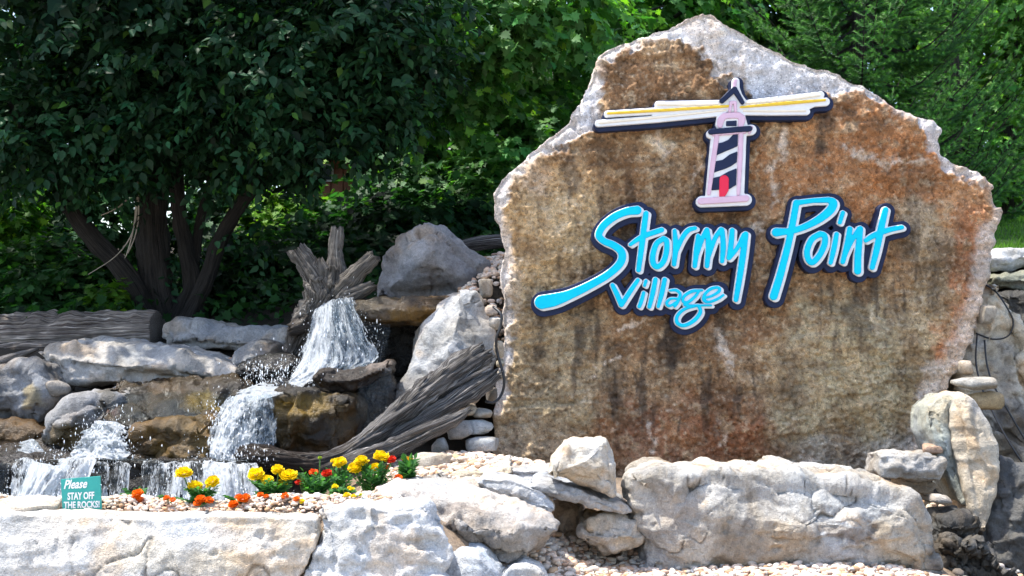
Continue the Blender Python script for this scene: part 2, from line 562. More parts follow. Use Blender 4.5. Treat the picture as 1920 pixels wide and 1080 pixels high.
    for i in rp_.integers(0, len(V), int(np.clip(ext[0] * ext[2] * 42 * pitted, 0, 60))):
        rad = rp_.uniform(0.010, 0.030)
        dv = (V - V[i]) * rp_.uniform(0.6, 1.7, 3)
        d2 = np.sqrt((dv ** 2).sum(1)) + 0.008 * gnoise(p * 45, seed + 90)
        pit = np.maximum(pit, sstep(rad, rad * 0.35, d2) * rad * 0.7)
    disp -= pit
    crk = np.abs(gnoise(p * np.array([2.2, 2.2, 3.4]) + 0.35 * np.stack([gnoise(p * 7, seed + 61), gnoise(p * 7, seed + 62), gnoise(p * 7, seed + 63)], 1), seed + 64))
    disp -= rough * 1.2 * sstep(0.035, 0.0, crk) * sstep(-0.1, 0.3, gnoise(p * 1.7, seed + 66))
    if strata:
        zz = p[:, 2] + 0.05 * fbm(p * 2.5, 3, seed + 8)
        l = gnoise(np.c_[p[:, 0] * 1.2, p[:, 1] * 1.2, zz * 16], seed + 9)
        disp += strata * (np.abs(l) ** 0.6 * np.sign(l))
    V = V + N * disp[:, None]
    q2 = proj(V)
    if shape is not None: V = shape(V, N, q2)
    # colour
    col = np.array(col); c2 = np.array(col2 if col2 is not None else col * np.array([0.72, 0.68, 0.62]))
    m = sstep(-0.25, 0.55, fbm(p * 2.6, 5, seed + 11, 0.6))[:, None]
    C = col * (1 - m) + c2 * m
    # hollows darker, raised parts paler: follows the relief
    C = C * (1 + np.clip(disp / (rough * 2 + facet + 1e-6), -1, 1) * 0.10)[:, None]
    # rusty and grey blotches, grime in the fissures
    bl = fbm(p * 3.4 + 11, 5, seed + 41, 0.6)
    sat = blotch * (1 if mat != 'wet_rock' else 0.5)
    w1 = (sstep(0.22, 0.62, bl) * 0.55 * sat)[:, None]; w2 = (sstep(0.22, 0.62, -bl) * 0.5 * sat)[:, None]
    C = C * (1 - w1) + C * np.array([1.05, 0.80, 0.55]) * w1
    C = C * (1 - w2) + C.mean(1, keepdims=True) * np.array([0.80, 0.82, 0.84]) * w2
    fine_l = np.abs(gnoise(p * np.array([3.0, 3.0, 9.0]) + 0.6 * np.stack([gnoise(p * 4, seed + 71), gnoise(p * 4, seed + 72), gnoise(p * 5, seed + 73)], 1), seed + 74))
    gr = np.clip(sstep(0.035, 0.0, crk) * sstep(-0.1, 0.3, gnoise(p * 1.7, seed + 66)) * 0.8 + sstep(0.05, 0.0, fine_l) * sstep(0.05, 0.4, gnoise(p * 2.3, seed + 76)) * fissure, 0, 0.9)[:, None]
    C = C * (1 - gr) + C * np.array([0.32, 0.28, 0.24]) * gr
    Wt = np.full(len(V), float(wet))
    wq = q2 + np.stack([fbm(p * 7, 4, seed + 21), fbm(p * 7, 4, seed + 25)], 1) * 14
    nz = fbm(p * 11, 4, seed + 31, 0.6)
    for b in brushes:
        bx, by, rx, ry, bc_, st = b[:6]
        dd = ((wq[:, 0] - bx) / rx) ** 2 + ((wq[:, 1] - by) / ry) ** 2
        w = sstep(1.25, 0.35, dd + nz * 0.45) * st
        C = C * (1 - w[:, None]) + np.array(bc_) * w[:, None]
        if len(b) > 6: Wt = Wt * (1 - w) + b[6] * w
    if paint is not None: C, Wt = paint(V, N, q2, wq, nz, C, Wt)
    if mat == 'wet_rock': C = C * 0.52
    elif mat == 'limestone': C = C * np.array([0.97, 0.995, 1.03])
    C = np.clip(C, 0.005, 0.9)
    lo, hi = V.min(0), V.max(0)
    if parent is not None:
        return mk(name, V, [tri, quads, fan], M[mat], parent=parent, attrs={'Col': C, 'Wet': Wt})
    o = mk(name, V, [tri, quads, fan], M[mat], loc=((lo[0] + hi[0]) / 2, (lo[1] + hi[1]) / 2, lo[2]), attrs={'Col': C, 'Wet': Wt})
    tag(o, label, cat, group)
    return o

def ico(sub):
    bm = bmesh.new(); bmesh.ops.create_icosphere(bm, subdivisions=sub, radius=1.0)
    bm.verts.ensure_lookup_table()
    V = np.array([v.co[:] for v in bm.verts]); T = np.array([[v.index for v in f.verts] for f in bm.faces])
    bm.free(); return V, T
ICO = {k: ico(k) for k in (1, 2, 3, 4)}

def stone(name, label, px, py, Y, wpx, hpx, depth=None, col=(0.45, 0.42, 0.38), rot=0.0, square=0.45, seed=1, sub=4, wet=0.0,
          mat='limestone', group=ROCK_GROUP, cat='stone', facet=0.16):
    V, T = ICO[sub]
    r = np.random.default_rng(seed + 500)
    V = V.copy()
    V = np.sign(V) * np.abs(V) ** square
    V /= np.abs(V).max(0)
    for k in range(14):                                 # hewn flats
        nrm = r.normal(size=3); nrm /= np.linalg.norm(nrm)
        lim = r.uniform(0.72, 1.0)
        d = V @ nrm - lim
        V = V - np.where(d > 0, d, 0)[:, None] * nrm * 0.85
    N = V / np.linalg.norm(V, axis=1)[:, None]
    V = V + N * (0.07 * fbm(V * 1.4 + seed * 2.3, 4, seed, 0.55) + facet * 0.25 * facets(V, 0.8, seed))[:, None]
    w, h = wpx / 2 / F * Y, hpx / 2 / F * Y
    dp = (depth if depth else (w + h)) / 2
    V = V * np.array([w, dp, h])
    a = math.radians(rot)
    R = np.array([[math.cos(a), 0, math.sin(a)], [0, 1, 0], [-math.sin(a), 0, math.cos(a)]])
    V = V @ R.T + P(px, py, Y)
    col = np.array(col)
    m = sstep(-0.3, 0.5, fbm(V * 7 + seed, 4, seed + 3))[:, None]
    C = col * (1 - m) + col * np.array([0.75, 0.7, 0.64]) * m
    o = mk(name, V, T, M[mat], attrs={'Col': C, 'Wet': np.full(len(V), wet)})
    return tag(o, label, cat, group)

# ------------------------------------------------------------------ tubes
def cat_path(pts, n):
    p = np.array(pts, float)
    if len(p) == 2: p = np.array([p[0], (p[0] + p[1]) / 2, p[1]])
    e = np.concatenate([[2 * p[0] - p[1]], p, [2 * p[-1] - p[-2]]])
    seg = np.linalg.norm(np.diff(p[:, :3], axis=0), axis=1)
    s = np.concatenate([[0], np.cumsum(seg)])
    t = np.linspace(0, s[-1], n)
    i = np.clip(np.searchsorted(s, t, side='right') - 1, 0, len(seg) - 1)
    u = ((t - s[i]) / np.maximum(seg[i], 1e-9))[:, None]
    a, b, c, d = e[i], e[i + 1], e[i + 2], e[i + 3]
    return 0.5 * ((2 * b) + (-a + c) * u + (2 * a - 5 * b + 4 * c - d) * u ** 2 + (-a + 3 * b - 3 * c + d) * u ** 3), t

def tube(pts, m=16, step=0.05, groove=0.0, gfreq=5.0, lump=0.0, jag=0.0, seed=0, flat=1.0, twist=0.0, knob=0.0):
    """pts: (x, y, z, r). Returns V, quads, tris, grain"""
    L = np.linalg.norm(np.diff(np.array(pts)[:, :3], axis=0), axis=1).sum()
    n = max(4, int(L / step))
    Q, s = cat_path(pts, n)
    c, r = Q[:, :3], np.maximum(Q[:, 3], 0.0008)
    t = np.gradient(c, axis=0); t /= np.linalg.norm(t, axis=1)[:, None] + 1e-9
    up = np.array([0, 0, 1.0]) if abs(t[0, 2]) < 0.9 else np.array([0, 1.0, 0])
    u = np.cross(t[0], up); u /= np.linalg.norm(u)
    us = []
    for k in range(n):
        u = u - t[k] * (u @ t[k]); u /= np.linalg.norm(u) + 1e-9
        us.append(u)
    us = np.array(us); vs_ = np.cross(t, us)
    a = np.linspace(0, 2 * math.pi, m, endpoint=False)
    aa = a[None] + (twist * s)[:, None]
    ca, sa = np.cos(a)[None].repeat(n, 0), np.sin(a)[None].repeat(n, 0)
    ss = s[:, None].repeat(m, 1)
    g = np.stack([np.cos(aa) * gfreq * 0.32, np.sin(aa) * gfreq * 0.32, ss * 0.55 + seed * 3.7], 2).reshape(-1, 3)
    k = np.ones(n * m)
    if groove:
        q = fbm(g * np.array([1.6, 1.6, 1.3]), 4, seed, 0.6)
        k += groove * (1 - np.abs(q) * 2.2)
    cc = c[:, None, :].repeat(m, 1).reshape(-1, 3)
    dirs = (us[:, None, :] * ca[..., None] + vs_[:, None, :] * sa[..., None] * flat).reshape(-1, 3)
    if lump: k += lump * fbm(cc * 7 + dirs * 1.2 + seed, 3, seed + 3)
    if knob:
        b0 = cc + dirs * r[:, None].repeat(m, 1).reshape(-1)[:, None]
        k += knob * (fbm(b0 * 26 + seed, 3, seed + 7) + 0.6 * np.clip(1 - 4 * np.abs(gnoise(b0 * 17 + seed, seed + 8)), -1, 1) * -1)
    V = cc + dirs * (r[:, None].repeat(m, 1).reshape(-1) * np.maximum(k, 0.15))[:, None]
    if jag:
        rj = np.random.default_rng(seed)
        ph = gnoise(np.stack([np.cos(a) * 3.5, np.sin(a) * 3.5, np.full(m, seed * 1.3)], 1), seed)
        V[-m:] += t[-1] * (ph * jag + rj.normal(size=m) * jag * 0.25)[:, None]
        V[-2 * m:-m] += t[-1] * (ph * jag * 0.5)[:, None]
    i = np.arange(n - 1)[:, None] * m; j = np.arange(m)[None]; j1 = (j + 1) % m
    quads = np.stack([(i + j), (i + j1), (i + m + j1), (i + m + j)], 2).reshape(-1, 4)
    nv = len(V)
    V = np.concatenate([V, [c[0]], [c[-1] - t[-1] * (jag * 0.3)]])
    jj = np.arange(m); jj1 = (jj + 1) % m
    tris = np.concatenate([np.stack([np.full(m, nv), jj1, jj], 1), np.stack([np.full(m, nv + 1), (n - 1) * m + jj, (n - 1) * m + jj1], 1)])
    grain = np.concatenate([g * np.array([1, 1, 1.0]), [[0, 0, seed]], [[0, 0, s[-1]]]])
    return V, quads, tris, grain

def tube_obj(name, pts, mat, parent=None, loc=None, wetfn=None, **kw):
    V, q, t, g = tube(pts, **kw)
    at = {'grain': g}
    if wetfn is not None: at['Wet'] = wetfn(V)
    return mk(name, V, [q, t], M[mat], parent=parent, loc=loc, attrs=at)

def pp(lst):
    """(px, py, Y, r) list to world tube points"""
    return [(*P(a, b, Y), r) for a, b, Y, r in lst]

def join(parts):
    """[(V, [faces...], attrs)] -> joined"""
    Vs, Fs, At, o = [], {}, {}, 0
    for V, fs, at in parts:
        Vs.append(V)
        for f in fs: Fs.setdefault(f.shape[1], []).append(f + o)
        for k, a in at.items(): At.setdefault(k, []).append(a)
        o += len(V)
    return np.concatenate(Vs), [np.concatenate(f) for f in Fs.values()], {k: np.concatenate(a) for k, a in At.items()}
# ------------------------------------------------------------------ terrain
CP = []
def cp(x, y, h): CP.append((x, y, h))
for x in (-6, -3, -1.5, 0, 1.5, 3, 6):
    cp(x, -12, 0.0); cp(x, 0, 0.0); cp(x, 3.0, 0.02)
for x in (-6, -3.4, -2.2, -1.6, -1.0, -0.5): cp(x, 4.75, 0.05)
for x in (0.0, 0.7, 1.4, 2.0): cp(x, 4.3, 0.26)
for x in (2.8, 3.6, 6): cp(x, 4.3, 0.05)
for x in (-5, -3.4, -2.2, -1.6, -1.0, -0.5):
    cp(x, 5.06, 0.69); cp(x, 5.45, 0.655); cp(x, 5.85, 0.625)
cp(-0.15, 5.6, 0.62); cp(-0.2, 6.2, 0.745); cp(-0.55, 6.5, 0.75); cp(-0.2, 6.8, 0.745); cp(0.2, 6.7, 0.70); cp(0.1, 6.2, 0.62)
for x in (0.05, 0.5, 1.0, 1.6, 2.2): cp(x, 5.2, 0.35)
for x in (0.35, 0.9): cp(x, 5.9, 0.36)
cp(1.6, 5.7, 0.36); cp(2.05, 5.9, 0.31); cp(2.15, 5.4, 0.27); cp(2.45, 5.6, 0.06); cp(2.6, 6.1, 0.06); cp(3.2, 5.6, 0.0); cp(3.6, 6.3, 0.05); cp(2.4, 6.5, 0.30)
for x in (0.8, 1.5, 2.1): cp(x, 6.9, 0.56)
for x in (-0.05, 0.4, 0.9, 1.5, 2.2): cp(x, 7.25, 0.58); cp(x, 7.7, 0.66)
for x in (-4.5, -3.2, -2.2, -1.4): cp(x, 6.1, 0.42); cp(x, 6.35, 0.38)
for x in (-4.5, -3.2, -2.2, -1.2): cp(x, 7.2, 0.55); cp(x, 8.1, 0.92); cp(x, 8.9, 1.28)
cp(-0.6, 7.4, 0.75); cp(-0.5, 8.3, 1.45); cp(-1.4, 8.4, 1.2)
cp(-0.12, 8.2, 1.70); cp(-0.12, 9.2, 1.97); cp(1.0, 8.6, 1.75)
cp(2.6, 7.4, 0.5); cp(3.0, 7.3, 0.45); cp(3.4, 7.7, 0.6); cp(2.8, 8.0, 0.85); cp(3.6, 8.1, 0.9); cp(3.6, 8.6, 1.35); cp(3.9, 9.3, 1.98); cp(6, 8.5, 1.6); cp(2.4, 8.6, 1.7)
for x, h in ((-7, 1.35), (-4, 1.42), (-2.6, 1.46), (-1.0, 1.75), (0.5, 2.0), (2, 2.05), (4, 2.08), (7, 2.1)): cp(x, 10.0, h)
for x, h in ((-8, 1.7), (-3, 1.9), (0, 2.3), (3, 2.5), (7, 2.6)): cp(x, 13.5, h)
for x in (-20, -8, 0, 8, 20): cp(x, 22, 3.0); cp(x, 45, 4.2); cp(x, 90, 5.0)
for x in (-30, 30): cp(x, 0, 0.0); cp(x, 8, 0.6)
CP = np.array(CP)
_c = CP[:, :2]
_d = np.sqrt(((_c[:, None] - _c[None]) ** 2).sum(2) + 0.02)
_A = np.block([[_d, np.ones((len(_c), 1))], [np.ones((1, len(_c))), np.zeros((1, 1))]])
_w = np.linalg.solve(_A, np.concatenate([CP[:, 2], [0]]))
def ground_h(x, y):
    x, y = np.atleast_1d(np.asarray(x, float)), np.atleast_1d(np.asarray(y, float))
    q = np.stack([x, y], 1)
    out = np.empty(len(q))
    for s in range(0, len(q), 20000):
        d = np.sqrt(((q[s:s + 20000, None] - _c[None]) ** 2).sum(2) + 0.02)
        out[s:s + 20000] = d @ _w[:-1] + _w[-1]
    return out

xs = np.concatenate([np.linspace(-120, -12, 14)[:-1], np.linspace(-12, -5, 15)[:-1], np.arange(-5, 5.01, 0.11), np.linspace(5, 12, 15)[1:], np.linspace(12, 120, 14)[1:]])
ys = np.concatenate([np.linspace(-60, 3.5, 14)[:-1], np.arange(3.5, 11, 0.11), np.linspace(11, 30, 30)[1:], np.linspace(30, 200, 12)[1:]])
gx, gy = np.meshgrid(xs, ys)
gz = ground_h(gx.ravel(), gy.ravel())
gp = np.stack([gx.ravel(), gy.ravel(), gz], 1)
gp[:, 2] += 0.012 * fbm(gp * 3, 3, 5)
ni, nj = gx.shape
I = (np.arange(ni - 1)[:, None] * nj + np.arange(nj - 1)[None]).ravel()
gq = np.stack([I, I + 1, I + nj + 1, I + nj], 1)
gc = np.tile(np.array([0.030, 0.024, 0.017]), (len(gp), 1))
grav = sstep(7.4, 6.9, gp[:, 1]) * sstep(3.9, 4.3, gp[:, 1])
gc = gc * (1 - grav[:, None]) + np.array([0.34, 0.26, 0.19]) * grav[:, None]
wetg = sstep(0.0, -0.8, gp[:, 0] + 0.6) * sstep(6.0, 6.25, gp[:, 1]) * sstep(9.0, 8.0, gp[:, 1])
gc = gc * (1 - wetg[:, None]) + np.array([0.04, 0.032, 0.022]) * wetg[:, None]
dk = (sstep(2.05, 2.25, gp[:, 0]) * sstep(5.0, 5.2, gp[:, 1]) * sstep(8.5, 8.0, gp[:, 1]))[:, None]
gc = gc * (1 - dk) + np.array([0.05, 0.042, 0.033]) * dk
fr = sstep(4.3, 3.9, gp[:, 1])[:, None]  # unseen ground before the wall, lightened to bounce sun onto it
gc = gc * (1 - fr) + np.array([0.52, 0.48, 0.42]) * fr
lawn = (sstep(3.0, 3.6, gp[:, 0]) * sstep(9.2, 9.7, gp[:, 1]) * sstep(18, 16, gp[:, 1]))[:, None]
gc = gc * (1 - lawn) + np.array([0.06, 0.12, 0.02]) * lawn
g_o = mk('ground', gp, [gq], M['soil'], loc=(0, 0, 0), attrs={'Col': gc, 'Wet': wetg * 0.7})
tag(g_o, kind='structure')

# ------------------------------------------------------------------ the sign rock
SY, SLEAN, SLP = 7.30, 0.05, 890.0
def sign_pt(px, py):
    v = (np.asarray(py, float) - HZ) / F
    zr = EYE - (SLP - HZ) / F * SY
    Y = (SY + SLEAN * (EYE - zr)) / (1 + SLEAN * v)
    return np.stack([(np.asarray(px, float) - 960) / F * Y, Y, EYE - v * Y], -1)

SIGN_OL = [(922, 905), (926, 850), (928, 780), (935, 700), (946, 640), (941, 600), (946, 560), (939, 520), (946, 480), (943, 430),
           (930, 395), (927, 365), (945, 335), (975, 310), (1000, 285), (1025, 265), (1050, 245), (1075, 215), (1095, 185), (1110, 150),
           (1120, 115), (1130, 98), (1165, 82), (1200, 70), (1240, 58), (1265, 45), (1290, 32), (1315, 24), (1340, 27), (1360, 41), (1385, 55),
           (1405, 73), (1430, 84), (1460, 92), (1500, 113), (1530, 124), (1560, 127), (1590, 145), (1630, 166), (1660, 182), (1690, 205),
           (1720, 215), (1752, 225), (1769, 240), (1764, 265), (1769, 290), (1800, 310), (1840, 325), (1861, 345), (1869, 380),
           (1875, 400), (1869, 430), (1863, 480), (1852, 540), (1841, 590), (1826, 640), (1802, 690), (1776, 740), (1751, 800), (1735, 850),
           (1715, 920), (1600, 950), (1400, 950), (1200, 950), (1050, 935)]
PALE_TOP = np.array([(1180, 20), (1420, 20), (1580, 120), (1665, 180), (1655, 190), (1610, 165), (1575, 190), (1545, 178), (1520, 172), (1455, 188), (1415, 195),
                     (1392, 160), (1365, 140), (1350, 165), (1338, 150), (1345, 110), (1310, 88), (1275, 70), (1235, 75), (1200, 82), (1140, 108), (1120, 100)], float)
PALE_LEFT = np.array([(1100, 130), (1128, 150), (1140, 185), (1118, 215), (1112, 250), (1060, 270), (1020, 285), (985, 308), (950, 345), (938, 372),
                      (948, 420), (957, 480), (953, 560), (962, 640), (948, 720), (935, 760), (915, 780), (915, 300), (1060, 200)], float)
PALE_RIGHT = np.array([(1690, 195), (1780, 230), (1775, 290), (1850, 325), (1850, 345), (1790, 325), (1755, 300), (1745, 262), (1735, 240)], float)

def soft(poly, q, w):
    d = dist_poly(poly, q)
    return sstep(-w, w, np.where(inside(poly, q), d, -d))

def sign_masks(q2):
    p3 = np.c_[q2 / 40.0, np.full(len(q2), 2.2)]
    j = np.stack([fbm(p3, 5, 71, 0.6), fbm(p3 + 9, 5, 72, 0.6)], 1)
    wq = q2 + j * 16
    return soft(PALE_TOP, wq, 5), soft(PALE_LEFT, wq, 4), soft(PALE_RIGHT, wq, 5), wq

def sign_shape(V, N, q2):
    a, b, c, wq = sign_masks(q2)
    frontm = sstep(0.2, -0.3, N[:, 1] + 0.35)
    m = np.clip(a + b + 0.6 * c, 0, 1) * frontm
    V = V.copy()
    V[:, 1] += m * 0.045
    crust = fbm(np.c_[q2 / 11.0, np.zeros(len(q2))], 4, 81, 0.7) - 0.8 * sstep(0.2, 0.6, fbm(np.c_[q2 / 14.0, np.ones(len(q2))], 3, 82, 0.6))
    broad = fbm(np.c_[q2 / 120.0, np.ones(len(q2))], 4, 83, 0.55)
    V[:, 1] -= (1 - m) * frontm * (0.015 * crust + 0.028 * broad)
    # knobs of hard stone standing out of the crust
    kn = gnoise(np.c_[q2 / 21.0, np.full(len(q2), 5.0)], 85)
    V[:, 1] -= (1 - m) * frontm * 0.016 * sstep(0.42, 0.7, kn)
    return V

def sign_paint(V, N, q2, wq_, nz, C, Wt):
    a, b, c, wq = sign_masks(q2)
    x, y = wq[:, 0], wq[:, 1]
    P3 = lambda s, z=0.0: np.c_[q2 / s, np.full(len(q2), z)]
    C = np.tile(np.array([0.235, 0.150, 0.085]), (len(V), 1))
    def mixin(w, col):
        nonlocal C
        w = np.clip(w, 0, 1)[:, None]
        C = C * (1 - w) + np.array(col) * w
    def blob(bx, by, rx, ry, st=1.0, k=0.5):
        d = ((x - bx) / rx) ** 2 + ((y - by) / ry) ** 2
        return sstep(1.25, 0.25, d + k * fbm(P3(45, bx), 4, 90)) * st
    n1 = fbm(P3(110, 1.0), 5, 91, 0.6); n2 = fbm(P3(28, 2.0), 5, 92, 0.62); n3 = fbm(P3(9, 3.0), 4, 93, 0.6)
    mixin(blob(1660, 330, 230, 190, 0.95), (0.42, 0.20, 0.09))
    mixin(blob(1500, 250, 120, 160, 0.6), (0.32, 0.17, 0.085))
    mixin(blob(1190, 150, 90, 80, 0.6), (0.25, 0.14, 0.07))
    mixin(blob(1030, 450, 130, 190, 0.95), (0.46, 0.345, 0.20))
    mixin(blob(1020, 320, 90, 60, 0.5), (0.38, 0.26, 0.15))
    mixin(blob(1010, 690, 150, 160, 0.85), (0.42, 0.345, 0.22))
    mixin(blob(980, 830, 110, 70, 0.75), (0.36, 0.32, 0.25))
    mixin(blob(1610, 720, 200, 190, 0.95), (0.42, 0.37, 0.245))
    mixin(blob(1620, 860, 170, 60, 0.85), (0.46, 0.45, 0.40))
    mixin(blob(1750, 560, 110, 180, 0.55), (0.34, 0.25, 0.15))
    mixin(blob(1720, 430, 60, 70, 0.75), (0.36, 0.31, 0.22))
    mixin(blob(1290, 810, 170, 90, 0.85), (0.27, 0.125, 0.07))
    mixin(blob(1190, 860, 110, 40, 0.6), (0.28, 0.17, 0.11))
    mixin(blob(1330, 700, 260, 90, 0.5), (0.21, 0.135, 0.08))
    mixin(blob(1790, 640, 34, 120, 0.9, 0.6), (0.46, 0.21, 0.11)); mixin(blob(1820, 470, 42, 130, 0.9, 0.6), (0.46, 0.22, 0.115)); mixin(blob(1745, 560, 40, 120, 0.5, 0.6), (0.38, 0.31, 0.2))
    mixin(blob(1380, 500, 60, 200, 0.3), (0.28, 0.15, 0.085))
    mixin(sstep(-0.1, 0.6, n1) * 0.35, (0.37, 0.275, 0.165))
    mixin(sstep(0.05, 0.6, -n1) * 0.45, (0.15, 0.098, 0.058))
    mixin(sstep(0.25, 0.65, n2) * 0.55, (0.46, 0.37, 0.25))
    mixin(sstep(0.2, 0.65, -n2) * 0.4, (0.125, 0.08, 0.048))
    mixin(sstep(0.35, 0.7, n3) * 0.45, (0.52, 0.45, 0.34)); mixin(sstep(0.3, 0.7, -n3) * 0.4, (0.10, 0.066, 0.042))
    # dark stain streaks run down the face, then separate dark spots
    st = fbm(np.c_[q2[:, 0] / 26.0, q2[:, 1] / 170.0, np.full(len(q2), 4.0)], 5, 94, 0.6)
    zone = np.clip(blob(1250, 620, 330, 230) + blob(1200, 400, 220, 120, 0.7) + blob(1690, 480, 130, 140, 0.7) + blob(1540, 560, 200, 140, 0.8)
                   + blob(1260, 120, 110, 60, 0.9) + blob(1520, 255, 70, 80, 0.8), 0, 1)
    mixin(sstep(0.12, 0.55, st) * zone * 0.72, (0.058, 0.046, 0.037))
    for bx, by, rx, ry, s_ in ((1262, 640, 26, 55, .8), (1012, 640, 20, 60, .75), (1395, 175, 18, 26, .9), (1200, 470, 20, 40, .6), (1545, 250, 16, 55, .6), (1605, 600, 30, 40, .55),
                               (1070, 330, 16, 45, .6), (1085, 590, 20, 30, .5), (1690, 460, 25, 40, .5), (1480, 700, 22, 70, .45), (1150, 700, 22, 80, .5), (1700, 830, 30, 30, .5)):
        mixin(blob(bx, by, rx, ry, s_, 0.9), (0.055, 0.044, 0.036))
    mixin(blob(1745, 740, 26, 90, 0.75, 0.8), (0.55, 0.51, 0.47)); mixin(blob(985, 330, 50, 30, 0.6, 0.8), (0.55, 0.44, 0.33)); mixin(blob(1245, 275, 26, 18, 0.7, 0.6), (0.48, 0.40, 0.27)); mixin(blob(960, 540, 16, 90, 0.6, 0.8), (0.5, 0.42, 0.32))
    mixin(sstep(26, 4, dist_poly(np.array([(1868, 430), (1850, 540), (1825, 640), (1775, 740), (1738, 850), (1700, 850), (1745, 740), (1800, 640), (1835, 540), (1850, 430)], float), q2) + 9 * n2) * 0.7, (0.54, 0.525, 0.50))
    # white mineral veins
    for pl, w in (([(1468, 250), (1462, 290), (1452, 330), (1456, 370)], 8), ([(1418, 430), (1405, 460), (1395, 500)], 7), ([(1590, 280), (1640, 298), (1690, 305), (1735, 298)], 7),
                  ([(1345, 620), (1360, 660), (1372, 700)], 9), ([(1240, 265), (1250, 285)], 14), ([(1170, 620), (1200, 600), (1245, 575)], 4), ([(1365, 470), (1350, 500), (1335, 520)], 4),
                  ([(1110, 700), (1160, 670)], 4), ([(1350, 780), (1358, 830)], 6), ([(1225, 800), (1222, 850)], 5), ([(1500, 860), (1560, 880)], 6), ([(1320, 300), (1300, 360)], 5)):
        pl = np.array(pl, float); d = np.full(len(x), 1e9)
        for k in range(len(pl) - 1):
            ab = pl[k + 1] - pl[k]
            t = np.clip(((wq - pl[k]) @ ab) / (ab @ ab), 0, 1)
            d = np.minimum(d, np.linalg.norm(wq - pl[k] - t[:, None] * ab, axis=1))
        mixin(sstep(w * 1.5, 0, d + 7 * n2 + 4 * n3) * 0.75, (0.60, 0.53, 0.45))
    # freshly broken limestone
    pal = np.array([0.53, 0.545, 0.57]) * (1 + 0.22 * n2[:, None] + 0.1 * n3[:, None])
    stain = sstep(0.2, 0.6, fbm(np.c_[q2[:, 0] / 30.0, q2[:, 1] / 90.0, np.full(len(q2), 8.0)], 4, 96))[:, None] * 0.4
    pal = pal * (1 - stain) + np.array([0.45, 0.36, 0.27]) * stain
    for m, s_ in ((a, 1.0), (b, 0.95), (c, 0.75)):
        C = C * (1 - m[:, None] * s_) + pal * m[:, None] * s_
    # pale scuffed rim along the broken edges
    rim = dist_poly(np.array(SIGN_OL, float), q2)
    mixin(sstep(20, 2, rim + 8 * n2) * 0.65 * (q2[:, 1] < 780), (0.50, 0.475, 0.45))
    mixin(sstep(40, 5, rim + 20 * n2) * 0.5 * (q2[:, 0] > 1700) * (q2[:, 1] > 520), (0.55, 0.46, 0.38))
    C = C * np.array([1.38, 1.29, 1.22])
    lum = C.mean(1, keepdims=True)
    C = np.clip(lum + (C - lum) * 1.04, 0.01, 0.85)
    C = C * (1 + 0.16 * np.clip(n1, -1, 1))[:, None]
    return C, Wt

sign_rock = rock('sign_boulder', 'huge brown limestone slab standing upright behind the lighthouse and lettering signs', SIGN_OL, SY, T=0.75, lean=SLEAN, lean_py=SLP,
                 bevel=0.05, dome=0.02, facet=0.014, cell=0.30, rough=0.016, sp=3.6, back=0.97, seed=11, mat='sign_rock', cat='boulder', cut=False, paint=sign_paint, shape=sign_shape)

# ------------------------------------------------------------------ signs: distance fields turned into solid boards
def smooth_stroke(pts, k=6):
    p = np.array(pts, float)
    if len(p) == 2: return p
    e = np.concatenate([[2 * p[0] - p[1]], p, [2 * p[-1] - p[-2]]])
    out = []
    for i in range(len(p) - 1):
        a, b, c, d = e[i], e[i + 1], e[i + 2], e[i + 3]
        for u in np.arange(k) / k:
            out.append(0.5 * ((2 * b) + (-a + c) * u + (2 * a - 5 * b + 4 * c - d) * u ** 2 + (-a + 3 * b - 3 * c + d) * u ** 3))
    out.append(p[-1])
    return np.array(out)

def sdf(shapes, q):
    d = np.full(len(q), 1e9)
    for kind, pts in shapes:
        if kind == 'p':
            pg = np.array(pts, float)
            e = dist_poly(pg, q)
            d = np.minimum(d, np.where(inside(pg, q), -e, e))
        else:
            s = smooth_stroke(pts) if kind == 's' else np.array(pts, float)
            for a, b in zip(s[:-1], s[1:]):
                ab = b[:2] - a[:2]
                t = np.clip(((q - a[:2]) @ ab) / (ab @ ab + 1e-9), 0, 1)
                d = np.minimum(d, np.linalg.norm(q - a[:2] - t[:, None] * ab, axis=1) - (a[2] + t * (b[2] - a[2])))
    return d

def conv(shapes, ox, oy, sc):
    out = []
    for kind, pts in shapes:
        p = np.array(pts, float) / sc
        p[:, 0] += ox; p[:, 1] += oy
        out.append((kind, p))
    return out

